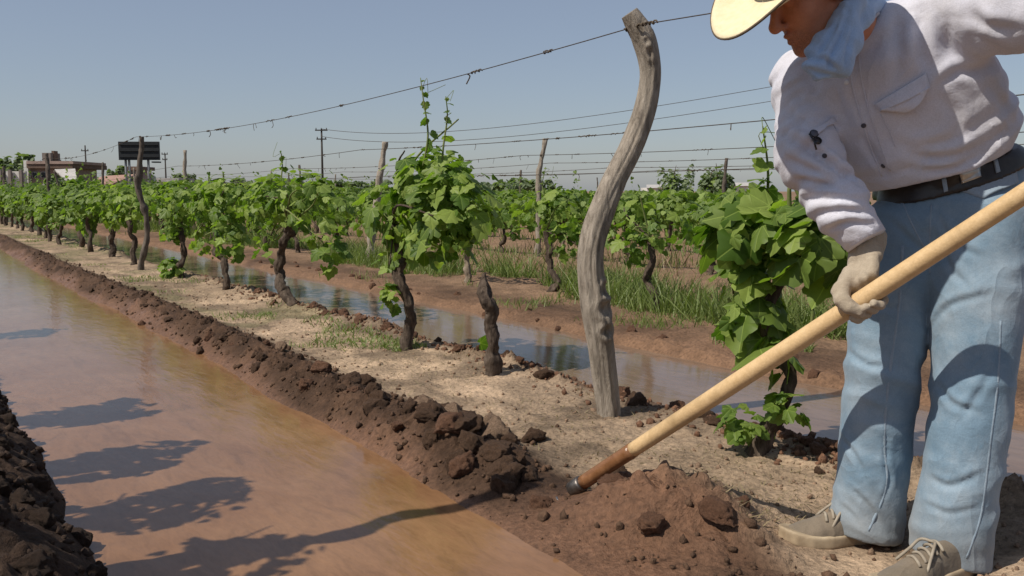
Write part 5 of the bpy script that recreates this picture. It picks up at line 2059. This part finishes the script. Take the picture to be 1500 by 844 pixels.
hat = obj('straw_hat', vs, fs, M['straw_hat'], person)
md = hat.modifiers.new('thickness', 'SOLIDIFY')
md.thickness = 0.0045
md.offset = 1
band = MB()
bp = [HATC + fh2 * (R_in[0] + .002) * math.cos(a) + sh2 * (R_in[1] + .002) * math.sin(a) + n_hat * 0.018 for a in np.linspace(0, 2 * math.pi, 40)]
band.tube(bp, 0.010, 8)
band.build('hat_band', M['leather'], hat)
bind = [hat_pt(a, 1.0, 0.001) for a in np.linspace(0, 2 * math.pi, 80)]
MB().tube(bind, 0.0032, 6).build('brim_binding', mottled('brim_edge', (0.10, 0.075, 0.05), (0.16, 0.12, 0.08), 60, 0.8), hat)


# --- neckerchief
def scarf_sdf(p):
    a = sd_loft(p, [list(at(1252, -14, 2.14)) + [0.026, 0.04], list(at(1241, 20, 2.12)) + [0.026, 0.04], list(at(1228, 60, 2.095)) + [0.042, 0.032], list(at(1212, 90, 2.08)) + [0.055, 0.024], list(at(1216, 108, 2.08)) + [0.034, 0.014]], (1, 0.1, 0.2), 0.5)
    ring = sd_chain(p, [at(1215, 40, 2.28), at(1205, 72, 2.16), at(1226, 88, 2.09), at(1246, 60, 2.10), at(1262, 20, 2.16), at(1280, 5, 2.28)], [0.024, 0.024, 0.020, 0.020, 0.022, 0.026], 0.02)
    d = smin(a, ring, 0.02)
    d = d - 0.008 * folds(p, np.array([0.85, 0.1, 0.65]), 26, 3.5, 31)
    return smax(d, -(body_neck(p) - 0.003), 0.006)


def body_neck(p):
    return smin(head_sdf(p), sd_cap(p, hp(-0.035, 0, -0.035), NECK_B, 0.055, 0.062), 0.022)


lo, hi = bbox_of([at(1180, -20, 2.15), at(1290, 115, 2.2)], 0.13)
Vk, Fk = surface_nets(scarf_sdf, lo, hi, 0.0045)
Vk = creases(laplace(Vk, Fk, 2), Fk, [
    ([(1246, 6), (1234, 48), (1216, 84)], .007, .0055), ([(1232, 26), (1212, 60), (1194, 86)], .006, .005), ([(1250, 36), (1241, 74), (1238, 106)], .006, .0055),
    ([(1188, 90), (1208, 88), (1224, 103)], .008, .005), ([(1182, 100), (1204, 108), (1234, 112)], .005, .005), ([(1226, 66), (1216, 86), (1214, 108)], .005, .0045)])
obj('neckerchief', Vk, Fk, M['scarf'], person)['label'] = 'light blue cloth knotted round the neck'

# --- hoe
H_A, H_B = at(848, 711, 2.68), at(1500, 284, 1.95)
h_ax = unit(H_B - H_A)
H_END = H_A + h_ax * 1.62
hoe = thing('hoe', 'long pale wooden hoe handle with steel ferrule, its blade sunk in the mud', 'hoe', H_A)
_, _, M['handle'] = wood_material('pale_ash_wood', (0.56, 0.38, 0.19), (0.68, 0.48, 0.26), (3, 3, 3), 0.5)
_, _, M['handle_wet'] = wood_material('wet_stained_wood', (0.17, 0.075, 0.03), (0.27, 0.13, 0.06), (3, 3, 3), 0.25)
n = 60
hpnts = np.array([H_A + h_ax * (0.235 + (1.62 - 0.235) * k / (n - 1)) for k in range(n)])
hr = 0.0212 + 0.0015 * np.sin(np.linspace(0, 5, n)) + 0.002 * np.linspace(0, 1, n)
v, f = tube(hpnts, hr, 24, True, 0.012, 3, (3, 1))
obj('handle', v, f, M['handle'], hoe)
hpnts = np.array([H_A + h_ax * (0.02 + (0.237 - 0.02) * k / 11) for k in range(12)])
v, f = tube(hpnts, np.linspace(0.0215, 0.0223, 12), 24, True, 0.012, 5, (3, 1))
obj('handle_foot', v, f, M['handle_wet'], hoe)['label'] = 'mud-stained lower end of the handle'
v, f = tube([H_A - h_ax * 0.035, H_A - h_ax * 0.03, H_A + h_ax * 0.012, H_A + h_ax * 0.016], [0.020, 0.0245, 0.0255, 0.023], 24, True, 0.015, 6, (10, 1))
obj('ferrule', v, f, mottled('dull_iron', (0.10, 0.085, 0.075), (0.26, 0.235, 0.215), 45, 0.45, 0.3, 0.002, Metallic=0.9), hoe)
# blade: a curved plate hanging from the socket, most of it in the mud
side = unit(np.cross(h_ax, np.array([0, 0, 1.0])))
down = unit(np.cross(side, h_ax))
if down[2] > 0:
    down = -down
bl = MB()
gv, gf = [], []
for i in range(9):
    for j in range(7):
        a, b = i / 8, j / 6 - 0.5
        wd = 0.16 + 0.05 * a
        gv.append(H_A - h_ax * (0.03 - 0.05 * a * a) + down * (0.0 + 0.20 * a) + side * wd * b - h_ax * 0.03 * (1 - 4 * b * b))
for i in range(8):
    for j in range(6):
        gf.append((i * 7 + j, i * 7 + j + 1, (i + 1) * 7 + j + 1, (i + 1) * 7 + j))
blade = obj('blade', gv, gf, M['steel'], hoe)
md = blade.modifiers.new('thickness', 'SOLIDIFY')
md.thickness = 0.004


# --- gloves closed round the handle
def glove(gc, wrist, thumb_side, name):
    """gc: point on the handle axis at the middle of the grip"""
    gc = np.asarray(gc)
    e_f = -unit(gc - np.array([0, 0, CAM_H]))          # towards the camera
    e_f = unit(e_f - h_ax * (e_f @ h_ax))
    e_u = np.cross(h_ax, e_f)
    if e_u[2] < 0:
        e_u = -e_u

    def cyl(k, ang, r):
        return gc + h_ax * k + r * (math.cos(ang) * e_f + math.sin(ang) * e_u)

    R = 0.0245
    fing = []
    ks = [-0.034, -0.0105, 0.0125, 0.0345]
    rad = [0.0112, 0.0116, 0.0112, 0.0102]
    ends = [312, 322, 326, 318]
    for k, r, e in zip(ks, rad, ends):
        angs = np.radians([122, 160, 200, 240, 280, e])
        rr = [R + 0.022, R + 0.014, R + 0.010, R + 0.009, R + 0.008, R + 0.008]
        fing.append(([cyl(k * (1 - 0.12 * i / 5) - 0.004 * i, a, q) for i, (a, q) in enumerate(zip(angs, rr))], [r * 1.08, r * 1.05, r, r, r * 0.96, r * 0.86]))
    knuck = [c[0][0] for c in fing]
    mid = np.mean(knuck, 0)
    pw = unit(wrist - mid)

    def sdf(p):
        d = None
        for (c, r), kn in zip(fing, knuck):
            e = sd_chain(p, c, r, 0.006)
            d = e if d is None else smin(d, e, 0.0012)
        palm = None
        for i, kn in enumerate(knuck):
            base = wrist + h_ax * (ks[i] * 0.62) + pw * 0.0
            e = sd_cap(p, kn, base, 0.0150, 0.0205)
            palm = e if palm is None else smin(palm, e, 0.006)
        d = smin(d, palm, 0.005)
        # the heel of the hand closing on the handle from the front, with the thumb
        tb = thumb_side
        th = [wrist * 0.55 + mid * 0.45 + h_ax * (-0.030 * tb) + e_f * 0.016, cyl(-0.040 * tb, math.radians(78), R + 0.020), cyl(-0.043 * tb, math.radians(40), R + 0.014), cyl(-0.036 * tb, math.radians(2), R + 0.011), cyl(-0.026 * tb, math.radians(-28), R + 0.010)]
        e = sd_chain(p, th, [0.021, 0.0195, 0.0165, 0.0155, 0.0130], 0.010)
        d = smin(d, e, 0.009)
        cuff = sd_cap(p, wrist, wrist + pw * 0.045, 0.038, 0.042)
        d = smin(d, cuff, 0.016)
        d = d - 0.0018 * folds(p, pw, 60, 16, 41) - 0.0012 * vnoise(p * 90, 6)
        hd = np.linalg.norm((p - gc) - np.outer((p - gc) @ h_ax, h_ax), axis=1) - 0.0246
        return np.maximum(d, -hd)

    lo, hi = bbox_of([gc, wrist + pw * 0.05] + [c[0][-1] for c in fing], 0.10)
    V, Fc = surface_nets(sdf, lo, hi, 0.0025, 5)
    V = laplace(V, Fc, 1, 0.5)
    g = obj(name, V, Fc, M['glove'], person)
    g['label'] = 'dusty tan work glove gripping the handle'
    return g


def on_handle(px):
    lo_, hi_ = 0.0, 3.0
    for _ in range(40):
        m_ = (lo_ + hi_) / 2
        q = H_A + h_ax * m_
        x = q[0]
        d_ = q[1] * math.cos(PITCH) - (q[2] - CAM_H) * math.sin(PITCH)
        if 750 + FPX * x / d_ < px:
            lo_ = m_
        else:
            hi_ = m_
    return H_A + h_ax * lo_


glove(on_handle(1270), at(1268, 372, 2.235), 1, 'glove')
glove(on_handle(1655), L_WR + np.array([0.0, 0.02, 0.0]), -1, 'glove')


# --- shoes
def shoe(heel, direction, name, lace=True):
    d0 = unit(np.array([direction[0], direction[1], 0]))
    s0 = np.array([-d0[1], d0[0], 0.0])
    up = np.array([0, 0, 1.0])
    MM = np.stack([d0, s0, up])
    root = bpy.data.objects.new(name, None)

    SC = 1.10

    def width(x):      # half width of the sole along its length 0..0.30
        return np.interp(x, [-0.012, 0.0, 0.03, 0.08, 0.13, 0.20, 0.25, 0.285, 0.305, 0.315], [0.0, 0.024, 0.034, 0.034, 0.033, 0.047, 0.048, 0.038, 0.021, 0.0])

    def sole(p):
        q = (p - heel) @ MM.T / SC
        x, y, z = q[:, 0], q[:, 1] - 0.008 * np.sin(np.clip(q[:, 0] / 0.3, 0, 1) * math.pi), q[:, 2]
        d = (np.abs(y) - width(x)) * 0.7
        lift = 0.014 * np.clip((x - 0.22) / 0.09, 0, 1) ** 2
        th = np.interp(x, [0, 0.10, 0.16, 0.3], [0.042, 0.036, 0.032, 0.036])
        return smax(smax(d, z - th - lift, 0.006), -(z - lift), 0.006)

    def upper(p):
        q = (p - heel) @ MM.T / SC
        x, y, z = q[:, 0], q[:, 1] - 0.008 * np.sin(np.clip(q[:, 0] / 0.3, 0, 1) * math.pi), q[:, 2]
        top = np.interp(x, [-0.01, 0.0, 0.05, 0.11, 0.15, 0.22, 0.28, 0.31], [0.05, 0.085, 0.098, 0.098, 0.088, 0.066, 0.050, 0.030])
        w = np.maximum(width(x) - 0.004, 0.001) * np.sqrt(np.clip(1 - np.clip(z / np.maximum(top, 1e-3), 0, 1) ** 3 * 0.85, 0.02, 1))
        d = (np.abs(y) - w) * 0.65
        d = smax(d, (z - top) * 0.8, 0.02)
        d = smax(d, -(z - 0.012), 0.004)
        d = d - 0.0022 * folds(p, d0, 40, 14, 61) * np.exp(-((x - 0.19) / 0.05) ** 2)
        hole = sd_cap(p, heel + d0 * 0.055 + up * 0.085, heel + d0 * 0.05 + up * 0.16, 0.036, 0.05)
        return smax(d, -hole, 0.006)

    lo, hi = bbox_of([heel, heel + d0 * 0.34], 0.08)
    lo[2], hi[2] = heel[2] - 0.012, heel[2] + 0.13
    V, Fc = surface_nets(upper, lo, hi, 0.0038)
    up_o = obj(name, laplace(V, Fc, 1), Fc, M['canvas'], person)
    V, Fc = surface_nets(sole, lo, hi, 0.0038)
    obj('sole', laplace(V, Fc, 1), Fc, M['rubber'], up_o)
    if lace:
        rg = np.random.default_rng(9)
        for k in range(5):
            x = (0.125 + 0.018 * k) * SC
            zt = float(np.interp(x / SC, [0.11, 0.15, 0.22], [0.098, 0.088, 0.066])) * SC
            pts = [heel + d0 * (x + 0.010 * s) + s0 * (0.027 * s + 0.007) + up * (zt + 0.002 - 0.012 * s * s) for s in np.linspace(-1, 1, 9)]
            MB().tube(pts, 0.0040, 6).build('lace', M['lace'], up_o)
        for s in (-1, 1):
            pts = [heel + d0 * 0.145 + s0 * 0.008 + up * 0.106, heel + d0 * 0.160 + s0 * (0.020 * s) + up * 0.108, heel + d0 * 0.19 + s0 * (0.030 * s + 0.005) + up * 0.090, heel + d0 * 0.215 + s0 * (0.044 * s) + up * 0.058]
            MB().tube(resample(pts, 14), 0.0038, 6).build('lace', M['lace'], up_o)
    return up_o


zR = 0.006
hR = at(1312, 792, 2.43)
hR[2] = zR
tR = at(1128, 806, 2.365)
shoe(hR, tR - hR, 'shoe')
hL = at(1418, 860, 2.21)
hL[2] = 0.0
shoe(hL, np.array([-0.80, -0.42, 0]), 'shoe')
for a, b in ((at(1262, 755, 2.42), at(1264, 790, 2.43)), (at(1388, 795, 2.235), at(1396, 850, 2.22))):
    b[2] = max(b[2], 0.05)
    v, f = tube(resample([a, (a + b) / 2, b], 8), 0.052, 20, True, 0.04, 3)
    obj('sock', v, f, M['sock'], person)

# --- folded sunglasses hung on the chest pocket
sg = thing('sunglasses', 'folded black sunglasses hooked on the shirt pocket', 'sunglasses', at(1194, 200, 2.2))
c, nn = hit(bv_s, 1192, 202)
ax_ = unit(np.array([0.72, 0.0, 0.55]) - nn * (np.array([0.72, 0.0, 0.55]) @ nn))
ay_ = np.cross(nn, ax_)
for k, (dx, dy, r) in enumerate(((0.003, 0.007, 0.0115), (-0.005, -0.012, 0.0115))):
    cc = c + nn * 0.007 + ax_ * dx + ay_ * dy
    ring = [cc + r * (math.cos(a) * ax_ * 1.05 + math.sin(a) * ay_ * 0.8) for a in np.linspace(0, 2 * math.pi, 24)]
    MB().tube(ring, 0.0018, 6).build('rim', M['black_plastic'], sg)
    v = [cc + (nn * 0.0015) + r * (math.cos(a) * ax_ * 1.05 + math.sin(a) * ay_ * 0.8) for a in np.linspace(0, 2 * math.pi, 20, endpoint=False)]
    v += [q - nn * 0.003 for q in v]
    fl = [tuple(range(20)), tuple(range(39, 19, -1))] + [(i, i + 20, (i + 1) % 20 + 20, (i + 1) % 20) for i in range(20)]
    obj('lens', v, fl, M['black_plastic'] if k else mottled('tinted_lens', (0.10, 0.11, 0.14), (0.14, 0.15, 0.19), 30, 0.12, 0), sg)
MB().tube([c + nn * 0.008 + ay_ * 0.012 - ax_ * 0.012, c + nn * 0.010 - ay_ * 0.012 - ax_ * 0.020, c + nn * 0.004 - ay_ * 0.03 - ax_ * 0.026], 0.0026, 6).build('temple', M['black_plastic'], sg)
